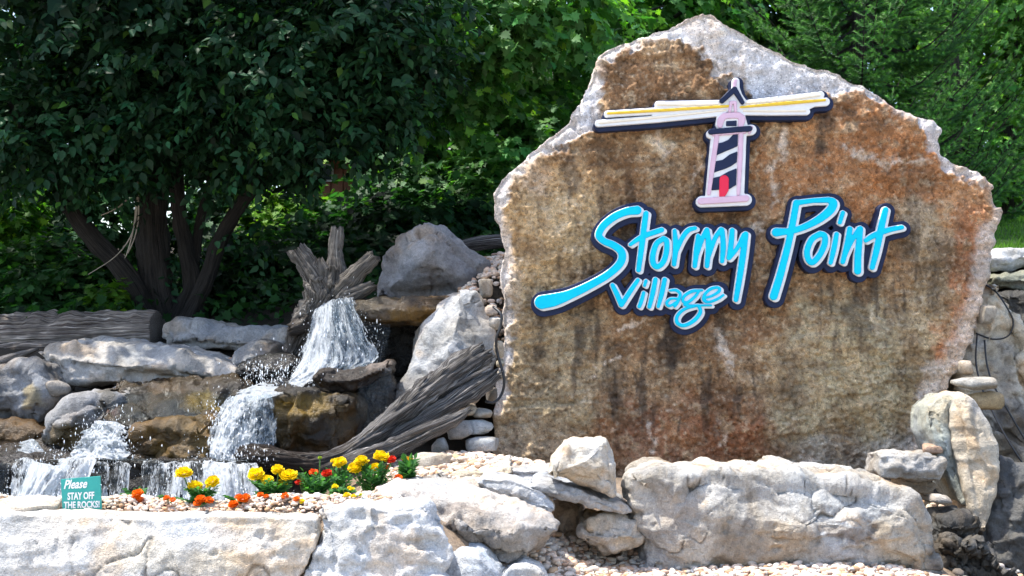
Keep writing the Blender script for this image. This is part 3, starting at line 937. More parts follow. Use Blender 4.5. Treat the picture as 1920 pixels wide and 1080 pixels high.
def board(name, shapes, off, thick, mat, parent, grow=0.0, shift=(0, 0), step=1.6, chamfer=1.1, minus=None, label=None):
    """solid of the union of shapes (pixels on the sign plane), its front face `off` metres proud of the rock"""
    allp = np.concatenate([p[:, :2] for _, p in shapes])
    wmax = max([p[:, 2].max() if p.shape[1] > 2 else 0 for _, p in shapes])
    lo, hi = allp.min(0) - wmax - grow - 4, allp.max(0) + wmax + grow + 4
    gx = np.arange(lo[0], hi[0], step); gy = np.arange(lo[1], hi[1], step)
    X, Y = np.meshgrid(gx, gy)
    q = np.stack([X.ravel(), Y.ravel()], 1)
    D = (sdf(shapes, q) - grow)
    if minus is not None: D = np.maximum(D, -(sdf(minus, q)))
    D = D.reshape(X.shape)
    D[np.abs(D) < 1e-4] = 1e-4
    gyD, gxD = np.gradient(D, step)
    S = D < 0
    keys, pts, grads = {}, [], []
    def vid(k, p, g):
        if k not in keys:
            keys[k] = len(pts); pts.append(p); grads.append(g)
        return keys[k]
    polys, edges = [], []
    any_in = S[:-1, :-1] | S[1:, :-1] | S[:-1, 1:] | S[1:, 1:]
    for i, j in zip(*np.where(any_in)):
        cs = ((i, j), (i, j + 1), (i + 1, j + 1), (i + 1, j))
        poly, cross = [], []
        for a in range(4):
            c0, c1 = cs[a], cs[(a + 1) % 4]
            s0, s1 = S[c0], S[c1]
            if s0: poly.append(vid(c0, (gx[c0[1]], gy[c0[0]]), (0, 0)))
            if s0 != s1:
                t = D[c0] / (D[c0] - D[c1])
                x = gx[c0[1]] + (gx[c1[1]] - gx[c0[1]]) * t; y = gy[c0[0]] + (gy[c1[0]] - gy[c0[0]]) * t
                gxx = gxD[c0] * (1 - t) + gxD[c1] * t; gyy = gyD[c0] * (1 - t) + gyD[c1] * t
                gl = math.hypot(gxx, gyy) + 1e-9
                k = (c0, c1) if c0 < c1 else (c1, c0)
                v = vid(k, (x, y), (gxx / gl, gyy / gl))
                poly.append(v); cross.append((v, s0))
        if len(poly) >= 3: polys.append(poly)
        m = len(cross)
        for a in range(m):
            if cross[a][1] and not cross[(a + 1) % m][1]: edges.append((cross[a][0], cross[(a + 1) % m][0]))
    pts = np.array(pts) + np.array(shift); grads = np.array(grads)
    n = len(pts)
    fr = sign_pt(*(pts - grads * chamfer).T); fr[:, 1] -= off
    bv = sorted({e for ed in edges for e in ed}); bi = {v: k for k, v in enumerate(bv)}
    nb = len(bv)
    r1 = sign_pt(*pts[bv].T); r2 = r1.copy()
    r1[:, 1] -= off - chamfer * SY / F
    r2[:, 1] -= off - thick
    V = np.concatenate([fr, r1, r2])
    faces = [p[::1] for p in polys]
    for a, b in edges:
        A, B = n + bi[a], n + bi[b]
        faces.append([b, a, A, B]); faces.append([B, A, A + nb, B + nb])
    # make the front face the camera
    p0 = V[faces[0][0]]; nn = np.cross(V[faces[0][1]] - p0, V[faces[0][2]] - p0)
    if nn[1] > 0: faces = [f[::-1] for f in faces]
    o = mk(name, V, faces, M[mat], parent=parent, smooth=False)
    if label: o['label'] = label
    return o

def letter_sign(name, label, letters, ox, oy, sc, proto_grow=0):
    allsh = [s for L in letters for s in conv(L, ox, oy, sc)]
    c = np.concatenate([p[:, :2] for _, p in allsh])
    base = sign_pt((c[:, 0].min() + c[:, 0].max()) / 2, c[:, 1].max())
    t = thing(name, label, 'sign', base, 'signs mounted on the big rock')
    board('backing', allsh, 0.085, 0.13, 'navy', t, grow=11.5, shift=(4.5, 3.0), step=1.9)
    for k, L in enumerate(letters):
        sh = conv(L, ox, oy, sc)
        # the white body trails to the lower right of the blue face
        body = []
        for kind, p in sh:
            q = p.copy(); q[:, 0] += 4.2; q[:, 1] += 2.6
            m = p.copy(); m[:, 0] += 2.1; m[:, 1] += 1.3
            body += [(kind, p), (kind, m), (kind, q)]
        lt = board('letter', body, 0.112 + 0.0012 * (k % 3), 0.029 + 0.0012 * (k % 3), 'white', t, grow=1.2, step=1.5)
        board('letter_face', sh, 0.122 + 0.0015 * (k % 3), 0.012, 'cyan', lt, step=1.4).parent = lt
    return t

S_ = [('s', [(775, 145, 31), (700, 155, 27), (612, 192, 26), (535, 255, 25), (503, 320, 24), (535, 362, 23), (610, 395, 25), (665, 445, 27), (655, 520, 27), (565, 605, 26),
             (420, 688, 28), (285, 750, 34), (185, 783, 45), (95, 800, 48)])]
t_ = [('s', [(838, 168, 19), (825, 260, 20), (808, 400, 20), (785, 570, 17)]), ('s', [(728, 388, 13), (790, 345, 17), (850, 318, 19), (950, 285, 18)])]
o_ = [('s', [(962, 347, 19), (912, 385, 19), (886, 470, 20), (893, 530, 20), (925, 546, 19), (965, 505, 19), (985, 430, 19), (984, 365, 19), (962, 347, 19)])]
r_ = [('s', [(1042, 290, 14), (1050, 400, 20), (1038, 530, 16)]), ('s', [(1055, 440, 12), (1095, 345, 17), (1140, 287, 17), (1188, 272, 14)])]
m_ = [('s', [(1210, 328, 15), (1200, 420, 20), (1185, 542, 16)]), ('s', [(1200, 470, 12), (1238, 350, 16), (1270, 285, 17)]), ('s', [(1274, 285, 16), (1284, 400, 20), (1272, 542, 16)]),
      ('s', [(1284, 480, 12), (1330, 345, 16), (1372, 282, 17)]), ('s', [(1380, 285, 17), (1388, 400, 19), (1380, 508, 15)])]
y_ = [('s', [(1452, 288, 17), (1444, 380, 19), (1428, 485, 16)]), ('s', [(1432, 485, 14), (1490, 410, 15), (1535, 320, 16)]), ('s', [(1548, 315, 19), (1530, 450, 22), (1505, 620, 21), (1478, 782, 17)])]
v2 = [('s', [(600, 678, 15), (635, 750, 18), (662, 818, 17)]), ('s', [(665, 818, 16), (715, 738, 17), (780, 642, 14)])]
i2 = [('s', [(822, 732, 12), (804, 795, 14), (790, 830, 13)]), ('s', [(838, 648, 12), (828, 680, 11)])]
l2 = [('s', [(905, 638, 16), (885, 740, 17), (862, 832, 14)])]
l3 = [('s', [(972, 638, 16), (950, 740, 17), (926, 830, 12)])]
a2 = [('s', [(1010, 716, 8), (1055, 715, 11), (1082, 745, 11), (1062, 800, 11), (1042, 830, 9)]), ('s', [(1070, 775, 7), (1015, 775, 9), (985, 805, 11), (1005, 827, 9), (1050, 800, 8)])]
g2 = [('s', [(1238, 715, 8), (1165, 722, 12), (1112, 755, 11), (1100, 792, 10), (1135, 800, 11), (1188, 758, 11), (1215, 722, 9)]),
      ('s', [(1170, 775, 8), (1110, 818, 8), (1200, 822, 8), (1300, 822, 8)]),
      ('s', [(1212, 824, 11), (1225, 870, 13), (1180, 930, 14), (1110, 965, 13), (1062, 948, 13), (1060, 900, 12), (1110, 850, 11), (1205, 822, 9)])]
e2 = [('s', [(1245, 772, 10), (1305, 755, 9), (1358, 722, 11), (1355, 696, 10), (1305, 702, 11), (1258, 742, 11), (1252, 785, 12), (1290, 798, 10), (1350, 775, 10), (1390, 748, 8)])]
letter_sign('lettering_sign', 'bright blue raised script lettering reading Stormy Village on a navy backing', [S_, t_, o_, r_, m_, y_, v2, i2, l2, l3, a2, g2, e2], 990, 360, 1736 / 450)

P_ = [('s', [(352, 182, 24), (325, 330, 25), (290, 500, 25), (230, 730, 28), (178, 898, 30)]),
      ('l', [(350, 182, 20), (480, 165, 18), (600, 160, 22)]), ('s', [(600, 160, 22), (636, 182, 30), (610, 240, 32), (520, 312, 28), (400, 372, 24), (310, 398, 24), (260, 403, 26), (198, 408, 33)])]
o3 = [('s', [(535, 420, 22), (470, 462, 22), (434, 550, 22), (445, 618, 22), (478, 638, 22), (530, 582, 22), (568, 500, 22), (568, 435, 22), (535, 420, 22)])]
i3 = [('s', [(660, 422, 17), (640, 530, 20), (614, 642, 15)]), ('s', [(708, 258, 16), (685, 333, 15)])]
n3 = [('s', [(762, 382, 20), (745, 490, 22), (708, 635, 18)]), ('s', [(725, 585, 14), (775, 475, 18), (835, 382, 20)]), ('s', [(842, 380, 21), (832, 500, 24), (824, 600, 26), (822, 705, 27)])]
t3 = [('s', [(1035, 235, 21), (1005, 360, 25), (970, 530, 24), (933, 678, 19)]), ('s', [(885, 470, 17), (950, 430, 21), (1060, 390, 20), (1160, 370, 17)])]
letter_sign('lettering_sign', 'bright blue raised script lettering reading Point on a navy backing', [P_, o3, i3, n3, t3], 1400, 340, 1329 / 320)

# lighthouse emblem
LH = (1100, 130, 1813 / 470)
cv = lambda s: conv(s, *LH)
white_sh = [('l', [(500, 275, 22), (940, 268, 22)]), ('l', [(140, 345, 24), (1000, 292, 26)]), ('l', [(76, 412, 25), (500, 380, 25), (960, 335, 24)]),
            ('p', [(480, 270), (940, 270), (1000, 330), (440, 375), (480, 330)]),
            ('l', [(1110, 270, 22), (1662, 208, 25)]), ('l', [(1085, 295, 26), (1696, 258, 30)]), ('l', [(1085, 328, 24), (1300, 335, 20), (1560, 328, 25)]),
            ('p', [(1085, 270), (1660, 200), (1690, 260), (1540, 330), (1085, 330)]),
            ('l', [(1055, 113, 27), (1055, 190, 28)]), ('p', [(940, 250), (1035, 150), (1080, 150), (1100, 205), (1145, 270), (1100, 330), (985, 330)]),
            ('l', [(935, 420, 24), (945, 370, 26), (1095, 365, 28), (1112, 420, 26)]), ('p', [(935, 340), (1120, 340), (1130, 450), (920, 450)]),
            ('l', [(878, 488, 33), (1165, 458, 38)]), ('p', [(880, 490), (1132, 480), (1114, 950), (838, 950)]), ('l', [(812, 970, 40), (1128, 956, 42)])]
base = sign_pt(1350, 400)
lh = thing('lighthouse_sign', 'cut-out sign of a striped pink, white and navy lighthouse throwing yellow beams', 'sign', base, 'signs mounted on the big rock')
board('backing', cv(white_sh), 0.085, 0.13, 'navy', lh, grow=5.5, shift=(3.2, 2.6), step=1.8)
board('white_panel', cv(white_sh), 0.112, 0.028, 'white', lh, step=1.7, minus=cv([('l', [(340, 362, 3), (440, 354, 3)])]))
for pts in ([(500, 276, 9), (700, 280, 9), (925, 275, 7)], [(85, 408, 9), (500, 368, 9), (980, 318, 6)], [(1130, 268, 7), (1400, 245, 9), (1650, 212, 9)], [(1110, 322, 6), (1300, 325, 8), (1550, 322, 8)]):
    board('beam_rib', cv([('l', pts)]), 0.118, 0.007, 'cream', lh, step=1.3, chamfer=0.8)
board('yellow_beam', cv([('l', [(143, 342, 8), (600, 316, 10), (998, 290, 9)])]), 0.121, 0.010, 'yellow', lh, step=1.3, chamfer=0.8)
board('yellow_beam', cv([('l', [(1088, 297, 7), (1400, 270, 12), (1688, 247, 8)])]), 0.121, 0.010, 'yellow', lh, step=1.3, chamfer=0.8)
board('spire', cv([('l', [(1050, 108, 12), (1044, 150, 12)])]), 0.120, 0.009, 'pink', lh, step=1.3)
board('roof', cv([('l', [(955, 253, 19), (1043, 172, 20)]), ('l', [(1043, 172, 19), (1100, 265, 15)])]), 0.127, 0.016, 'navy', lh, step=1.3)
board('lamp_neck', cv([('l', [(1010, 325, 10), (1018, 268, 12)]), ('l', [(1018, 265, 12), (1048, 265, 12)]), ('l', [(1048, 268, 12), (1052, 325, 10)])]), 0.1235, 0.012, 'pink', lh, step=1.2)
board('lantern_room', cv([('s', [(940, 428, 19), (950, 385, 24), (975, 360, 22)]), ('l', [(975, 358, 22), (1075, 355, 22)]), ('s', [(1075, 357, 22), (1096, 380, 26), (1088, 428, 20)])]), 0.120, 0.009, 'pink', lh, step=1.3)
board('lantern_window', cv([('p', [(985, 397), (1060, 392), (1060, 432), (984, 432)])]), 0.117, 0.006, 'navy', lh, step=1.2, chamfer=0.6)
board('gallery', cv([('l', [(876, 474, 20), (1150, 452, 20)])]), 0.129, 0.018, 'navy', lh, step=1.3)
board('gallery_trim', cv([('l', [(890, 497, 8), (1120, 478, 8)]), ('l', [(1165, 440, 10), (1150, 480, 10)])]), 0.1225, 0.011, 'pink', lh, step=1.3)
board('tower_edge', cv([('l', [(918, 512, 17), (890, 700, 18), (862, 912, 13)])]), 0.1215, 0.010, 'pink', lh, step=1.3)
board('tower_edge', cv([('l', [(1090, 492, 17), (1082, 700, 17), (1072, 915, 12)])]), 0.1215, 0.010, 'pink', lh, step=1.3)
for pg in ([(922, 556), (960, 548), (1000, 530), (1045, 482), (1068, 482), (1066, 575), (1030, 592), (985, 610), (905, 645)],
           [(905, 684), (960, 672), (1010, 634), (1065, 612), (1060, 690), (1020, 718), (975, 738), (890, 766)],
           [(890, 802), (940, 790), (1000, 756), (1060, 732), (1055, 852), (1010, 880), (940, 885), (880, 890)]):
    board('stripe', cv([('p', pg)]), 0.119, 0.0075, 'navy', lh, step=1.3, chamfer=0.7)
board('door', cv([('l', [(970, 815, 33), (968, 880, 33)]), ('p', [(936, 815), (1003, 815), (1001, 890), (985, 920), (972, 936), (936, 936)])]), 0.1245, 0.013, 'red', lh, step=1.2)
board('base', cv([('l', [(805, 968, 23), (1125, 948, 23)])]), 0.126, 0.015, 'pink', lh, step=1.3)
# ------------------------------------------------------------------ rocks of the cascade
PALE, GREY, TAN = (0.47, 0.435, 0.39), (0.30, 0.285, 0.27), (0.50, 0.42, 0.30)
WETB, DARK, OCH, BLUE = (0.075, 0.05, 0.025), (0.028, 0.025, 0.022), (0.17, 0.105, 0.03), (0.42, 0.43, 0.44)
rock('boulder', 'grey rounded boulder behind the wet ledge, just right of the tree stump', [(700, 562), (703, 520), (712, 480), (722, 462), (738, 455), (745, 440), (775, 425), (800, 414), (825, 414),
     (845, 430), (865, 445), (880, 465), (900, 478), (918, 490), (920, 520), (912, 555), (880, 575), (760, 575)], 8.5, 0.7, GREY, (0.22, 0.205, 0.195), bevel=0.10, dome=0.14, facet=0.04, cell=0.30, sp=4, seed=21, bed=0.006)
rock('ledge_slab', 'thick wet brown slab that the waterfall spills over', [(640, 572), (665, 562), (740, 559), (830, 555), (850, 558), (845, 585), (820, 605), (770, 612), (700, 616), (655, 612), (648, 592)], 7.7, 0.8,
     (0.16, 0.09, 0.025), (0.06, 0.038, 0.015), bevel=0.03, facet=0.03, cell=0.2, sp=3.5, seed=22, mat='wet_rock', wet=0.85, strata=0.012,
     brushes=[(780, 590, 60, 18, (0.30, 0.165, 0.03), 0.8), (690, 575, 30, 12, (0.14, 0.10, 0.05), 0.6)])
rock('recess_rock', 'wet rock coloured black for the shade in the hollow under the spilling ledge', [(600, 612), (800, 606), (800, 700), (600, 700)], 8.0, 0.5, DARK, (0.02, 0.018, 0.016), bevel=0.06, seed=23, mat='wet_rock', wet=0.9, facet=0.05)  # black colour holds the shade of the recess
rock('boulder', 'big pale boulder leaning back between the dark recess and the sign rock', [(728, 775), (735, 725), (752, 690), (770, 640), (790, 600), (815, 570), (840, 548), (870, 540), (898, 542), (910, 560),
     (912, 580), (925, 610), (930, 650), (925, 690), (915, 720), (890, 760), (850, 810), (770, 810)], 7.2, 0.6, (0.40, 0.375, 0.345), (0.29, 0.27, 0.24), bevel=0.09, dome=0.12, facet=0.045, cell=0.25, lean=0.28, sp=4, seed=24,
     brushes=[(745, 740, 40, 60, (0.2, 0.19, 0.18), 0.7, 0.4)])
rock('wet_block', 'dark wet block with mossy ochre top below the driftwood log cradle', [(503, 750), (518, 739), (580, 737), (640, 739), (668, 744), (673, 790), (668, 850), (650, 872), (530, 872), (512, 830), (506, 790)], 6.95, 0.55,
     (0.09, 0.055, 0.018), (0.03, 0.022, 0.012), bevel=0.07, dome=0.05, facet=0.05, cell=0.2, sp=3.5, seed=25, mat='wet_rock', wet=0.8,
     brushes=[(565, 762, 70, 26, (0.32, 0.20, 0.03), 0.85), (540, 800, 30, 40, (0.14, 0.09, 0.03), 0.7), (640, 780, 40, 30, (0.11, 0.075, 0.03), 0.6)])
rock('wet_rock', 'low dark brown wet rock jutting from the foot of the main fall', [(588, 706), (600, 694), (640, 691), (690, 680), (735, 672), (744, 682), (735, 702), (700, 724), (660, 735), (610, 735), (594, 724)], 7.15, 0.3,
     (0.05, 0.032, 0.02), (0.028, 0.02, 0.015), bevel=0.04, facet=0.03, cell=0.14, sp=3.5, seed=26, mat='wet_rock', wet=0.7, brushes=[(700, 683, 40, 8, (0.3, 0.24, 0.2), 0.8, 0.2)])
rock('wet_rock', 'rounded black wet rock in the spray beside the stump foot', [(443, 702), (458, 682), (490, 666), (530, 662), (557, 668), (563, 690), (548, 722), (460, 724)], 7.5, 0.35, DARK, (0.045, 0.04, 0.036), bevel=0.08, dome=0.08, sp=3.5, seed=27, mat='wet_rock', wet=0.95)
rock('wet_rock', 'small black wet rock half drowned in white water', [(476, 740), (490, 714), (520, 706), (542, 713), (543, 740)], 7.3, 0.25, (0.04, 0.038, 0.036), None, bevel=0.05, dome=0.05, sp=3.5, seed=28, mat='wet_rock', wet=0.95)
rock('veil_rock', 'dark bluish rock under the thin veil of water beside the leaning boulder', [(655, 890), (664, 800), (672, 740), (690, 700), (712, 690), (735, 706), (748, 750), (742, 800), (735, 890)], 7.2, 0.4, (0.05, 0.052, 0.056), (0.03, 0.03, 0.032), bevel=0.06, dome=0.05, facet=0.05, sp=4, seed=29, bed=0.025, mat='wet_rock', wet=0.9)
rock('boulder', 'long pale flat-topped boulder lying above the brown wet slab', [(62, 664), (70, 648), (95, 638), (150, 638), (260, 644), (340, 655), (395, 670), (430, 685), (440, 705), (420, 718), (360, 726), (270, 724), (190, 728), (140, 730), (105, 718), (85, 692)],
     8.0, 0.55, (0.45, 0.415, 0.37), (0.30, 0.275, 0.24), bevel=0.07, dome=0.08, facet=0.035, cell=0.2, sp=4, lean=0.5, seed=30, strata=0.006, bed=0.018)
rock('boulder', 'grey boulder behind the long pale one, right of the fallen log', [(302, 655), (298, 617), (320, 603), (360, 601), (420, 609), (470, 613), (530, 613), (542, 632), (535, 665), (480, 672), (430, 662), (370, 660), (315, 665)],
     8.7, 0.5, (0.33, 0.31, 0.28), (0.22, 0.21, 0.19), bevel=0.08, dome=0.08, facet=0.03, sp=4, lean=0.4, seed=31, strata=0.01)
rock('round_stone', 'smooth round grey stone between the two flat boulders and the stump', [(428, 690), (434, 658), (462, 641), (492, 638), (520, 646), (527, 672), (500, 698), (445, 704)], 8.25, 0.35, (0.27, 0.25, 0.225), None, bevel=0.1, dome=0.1, facet=0.01, sp=4, seed=32, bed=0, pitted=0.3)
rock('boulder', 'speckled grey boulder cut by the frame above a brown wet rock', [(-70, 695), (0, 686), (30, 669), (70, 681), (88, 711), (95, 746), (80, 792), (40, 805), (-70, 805)], 7.7, 0.5, (0.26, 0.25, 0.24), (0.16, 0.15, 0.14), bevel=0.08, dome=0.08, facet=0.05, sp=4, seed=33,
     brushes=[(62, 742, 22, 18, (0.30, 0.22, 0.10), 0.7), (30, 790, 60, 25, (0.06, 0.05, 0.035), 0.8, 0.6)])
rock('wet_rock', 'brown wet rock under the speckled boulder', [(-70, 800), (0, 786), (40, 795), (80, 803), (74, 836), (50, 880), (-70, 880)], 7.45, 0.4, (0.17, 0.09, 0.025), (0.05, 0.033, 0.016), bevel=0.05, facet=0.04, sp=4, seed=34, mat='wet_rock', wet=0.8)
rock('boulder', 'half wet boulder, grey above and brown below, beside the small white fall', [(62, 818), (75, 783), (100, 757), (140, 737), (190, 727), (212, 738), (214, 800), (170, 850), (110, 862), (75, 848)], 7.15, 0.5, (0.27, 0.265, 0.26), (0.19, 0.18, 0.175), bevel=0.08, dome=0.09, facet=0.05, cell=0.18, sp=3.5, seed=35,
     brushes=[(135, 830, 75, 34, (0.10, 0.065, 0.02), 0.95, 0.8), (200, 770, 26, 60, (0.06, 0.05, 0.035), 0.8, 0.8)])
rock('wet_slab', 'broad sloping brown slab under a thin film of running water', [(198, 735), (215, 722), (270, 717), (350, 715), (440, 712), (452, 742), (425, 772), (388, 796), (330, 796), (270, 805), (245, 850), (205, 850)], 6.95, 0.5,
     (0.085, 0.052, 0.018), (0.03, 0.022, 0.012), bevel=0.03, dome=0.03, facet=0.05, cell=0.12, rough=0.02, sp=3.5, lean=2.2, lean_py=800, seed=36, mat='wet_rock', wet=0.95,
     brushes=[(385, 755, 45, 16, (0.34, 0.21, 0.03), 0.8), (330, 735, 60, 10, (0.12, 0.075, 0.03), 0.5), (215, 760, 14, 20, (0.22, 0.12, 0.1), 0.5)])
rock('wet_block', 'ochre brown wet block between the two white falls', [(245, 812), (272, 797), (330, 790), (386, 790), (392, 820), (384, 880), (300, 884), (252, 880)], 6.75, 0.45, (0.24, 0.135, 0.03), (0.09, 0.052, 0.018), bevel=0.05, dome=0.04, facet=0.05, cell=0.14, sp=3.2, seed=37, mat='wet_rock', wet=0.7,
     brushes=[(365, 850, 16, 16, (0.02, 0.016, 0.012), 0.8), (330, 800, 50, 12, (0.21, 0.13, 0.04), 0.6), (265, 830, 18, 30, (0.13, 0.075, 0.025), 0.6)])
rock('ledge_slab', 'long low dark wet ledge that the lowest falls drop from', [(-90, 870), (60, 866), (200, 866), (320, 868), (440, 866), (475, 884), (480, 990), (-90, 990)], 6.5, 0.9, (0.05, 0.038, 0.025), (0.025, 0.02, 0.017), bevel=0.03, facet=0.05, cell=0.18, sp=4, seed=38, mat='wet_rock', wet=0.9, strata=0.02)
for k, a in enumerate([('dark pebble-sized stone wedged between the speckled boulder and the half wet one', 110, 728, 7.75, 42, 30, None, GREY),
                       ('pale chip of stone lying on the wet rock foot of the main fall', 655, 640, 7.75, 60, 34, None, (0.2, 0.2, 0.2))]):
    stone('stone', a[0], a[1], a[2], a[3], a[4], a[5], a[6], a[7], seed=40 + k, sub=3)

# ------------------------------------------------------------------ front wall and its neighbours
WP = (0.62, 0.60, 0.57)
rock('wall_stone', 'longest white limestone block of the front wall, below the small teal sign', [(-150, 969), (100, 967), (300, 970), (480, 966), (584, 972), (593, 990), (588, 1030), (570, 1062), (540, 1110), (500, 1190), (-150, 1190)], 4.80, 0.13, WP, (0.56, 0.52, 0.46), lean=0.22, lean_py=1190,
     bevel=0.022, dome=0.03, facet=0.018, cell=0.2, rough=0.008, sp=4.5, back=0.99, seed=50, strata=0.0, bed=0.006, pitted=0.6, group='white blocks of the front wall',
     brushes=[(330, 1040, 130, 40, (0.60, 0.51, 0.38), 0.5), (90, 1000, 160, 22, (0.56, 0.555, 0.55), 0.5), (420, 1010, 120, 30, (0.62, 0.61, 0.60), 0.5)])
rock('wall_stone', 'squarer white block of the front wall, below the marigolds and left of the layered boulder', [(592, 958), (640, 953), (720, 950), (798, 953), (806, 970), (812, 990), (832, 1015), (838, 1045), (832, 1080), (822, 1190), (520, 1190), (566, 1075), (590, 1035), (594, 1000)], 4.82, 0.26, lean=0.2, lean_py=1190, col=
     (0.62, 0.60, 0.575), col2=(0.50, 0.48, 0.45), fissure=0.6, bevel=0.03, dome=0.03, facet=0.03, cell=0.13, rough=0.013, sp=4.5, back=0.985, seed=51, strata=0.006, bed=0.014, group='white blocks of the front wall',
     brushes=[(690, 1000, 60, 14, (0.40, 0.34, 0.28), 0.4)])
stone('stone', 'smooth cream stone resting on the wall end left of the teal sign', 45, 951, 5.12, 150, 38, 0.22, (0.55, 0.49, 0.41), seed=52, facet=0.05)
rock('layered_boulder', 'sloping white boulder with layered cracks, below the thin blue-grey slab', [(688, 935), (720, 914), (800, 908), (870, 914), (940, 938), (1000, 956), (1035, 975), (1043, 992), (1020, 1022), (985, 1048), (945, 1066), (900, 1056), (850, 1042), (822, 1005), (806, 970), (760, 950)], 5.3, 0.35,
     (0.50, 0.465, 0.43), (0.33, 0.29, 0.25), bevel=0.05, dome=0.04, facet=0.03, cell=0.16, rough=0.014, sp=3.4, lean=1.3, lean_py=985, seed=53, strata=0.012, bed=0.02, fissure=0.9,
     brushes=[(900, 1030, 90, 26, (0.24, 0.19, 0.14), 0.7), (840, 1000, 20, 26, (0.14, 0.11, 0.09), 0.7), (860, 955, 70, 7, (0.2, 0.17, 0.15), 0.6), (930, 985, 60, 6, (0.22, 0.19, 0.16), 0.5), (780, 930, 40, 5, (0.24, 0.21, 0.19), 0.5)])
rock('flat_slab', 'thin bluish slab tilted on the layered boulder, left of the stacked stones', [(893, 907), (905, 898), (940, 900), (975, 908), (1010, 918), (1038, 942), (1040, 960), (1020, 964), (985, 952), (940, 932), (905, 918)], 5.7, 0.3, (0.52, 0.535, 0.55), (0.42, 0.43, 0.44), bevel=0.012, dome=0.015, facet=0.012, cell=0.08, rough=0.006, sp=3, seed=54, bed=0.004, pitted=0.2)
rock('flat_slab', 'thin grey slab sandwiched under the top stone of the cairn', [(995, 914), (1010, 906), (1040, 910), (1090, 922), (1150, 940), (1182, 952), (1186, 963), (1160, 970), (1120, 958), (1060, 940), (1015, 926)], 5.72, 0.42, (0.40, 0.40, 0.40), (0.28, 0.275, 0.27), bevel=0.012, dome=0.012, facet=0.012, cell=0.09, rough=0.006, sp=3, seed=55, bed=0.004, pitted=0.2)
rock('cube_stone', 'big cream cube-like stone on top of the cairn before the sign rock', [(1028, 897), (1035, 870), (1050, 842), (1060, 832), (1100, 829), (1143, 828), (1150, 842), (1157, 872), (1156, 925), (1148, 938), (1110, 921), (1060, 907)], 5.68, 0.32, (0.55, 0.49, 0.41), (0.46, 0.37, 0.26), bevel=0.03, dome=0.04, facet=0.028, cell=0.13, rough=0.007, sp=3, seed=56, bed=0.003, pitted=0.4,
     brushes=[(1095, 915, 60, 18, (0.30, 0.25, 0.2), 0.5)])
rock('block_stone', 'cream and ochre block carrying the right end of the thin grey slab', [(1088, 1022), (1094, 988), (1105, 972), (1150, 968), (1195, 970), (1208, 992), (1206, 1020), (1170, 1036), (1130, 1040)], 5.75, 0.32, (0.52, 0.45, 0.36), (0.46, 0.32, 0.17), bevel=0.035, dome=0.03, facet=0.03, cell=0.12, rough=0.009, sp=3, seed=57)
rock('block_stone', 'shaded tan block deep under the thin grey slab', [(1038, 1000), (1044, 945), (1080, 942), (1104, 955), (1098, 1010), (1060, 1020)], 6.0, 0.3, (0.34, 0.27, 0.2), None, bevel=0.03, facet=0.03, cell=0.12, sp=3.2, seed=58)
rock('flat_stone', 'wide cream stone on the gravel left of the cairn', [(833, 914), (838, 892), (852, 885), (900, 882), (943, 876), (960, 880), (956, 895), (920, 908), (880, 916), (850, 922)], 6.1, 0.42, (0.56, 0.51, 0.42), (0.47, 0.40, 0.3), bevel=0.02, dome=0.02, facet=0.02, cell=0.1, rough=0.008, sp=3, seed=59)
rock('flat_stone', 'bluish white stone tucked behind the cairn, right of the wide cream one', [(946, 910), (950, 894), (962, 884), (1035, 882), (1040, 908), (1000, 914)], 6.2, 0.3, (0.50, 0.505, 0.51), None, bevel=0.015, dome=0.015, facet=0.015, cell=0.09, rough=0.007, sp=3, seed=60)
stone('stone', 'rounded cream stone on the gravel below the driftwood, left of the wide cream one', 808, 867, 6.35, 84, 38, 0.22, (0.48, 0.43, 0.36), seed=61, facet=0.06)
rock('block_stone', 'bluish white block cut by the bottom edge beside the square wall block', [(826, 1130), (830, 1062), (850, 1047), (898, 1044), (920, 1056), (945, 1080), (952, 1130)], 5.0, 0.3, (0.54, 0.55, 0.55), (0.46, 0.46, 0.46), bevel=0.03, dome=0.03, facet=0.02, cell=0.12, sp=3.5, seed=62)
rock('block_stone', 'white corner of a block at the bottom edge in the gravel', [(938, 1130), (945, 1076), (985, 1068), (1020, 1080), (1032, 1130)], 5.1, 0.3, (0.55, 0.55, 0.54), None, bevel=0.03, dome=0.03, facet=0.02, cell=0.12, sp=3.5, seed=63)
rock('boulder', 'largest long pale boulder lying at the foot of the sign rock', [(1176, 930), (1182, 895), (1200, 884), (1225, 874), (1260, 872), (1290, 880), (1340, 880), (1370, 887), (1400, 887), (1440, 882), (1480, 880), (1500, 877), (1530, 887), (1600, 888), (1650, 892), (1690, 905), (1730, 930), (1756, 950), (1767, 985),
     (1774, 1035), (1766, 1110), (1500, 1130), (1300, 1110), (1215, 1085), (1200, 1010), (1184, 960)], 5.72, 0.5, (0.46, 0.43, 0.385), (0.34, 0.30, 0.245), bevel=0.065, dome=0.10, facet=0.05, cell=0.26, rough=0.012, sp=3.2, seed=64, bed=0.016, pitted=1.6,
     brushes=[(1600, 1000, 80, 16, (0.17, 0.12, 0.08), 0.65), (1400, 920, 10, 60, (0.14, 0.12, 0.10), 0.5), (1700, 1010, 70, 60, (0.47, 0.38, 0.26), 0.5), (1290, 920, 30, 14, (0.2, 0.16, 0.11), 0.5), (1250, 960, 70, 60, (0.31, 0.31, 0.31), 0.6),
              (1380, 1030, 60, 30, (0.26, 0.21, 0.16), 0.5), (1480, 1000, 60, 40, (0.44, 0.35, 0.25), 0.5), (1755, 1050, 20, 50, (0.08, 0.075, 0.07), 0.7), (1350, 1000, 40, 12, (0.16, 0.14, 0.11), 0.4)])

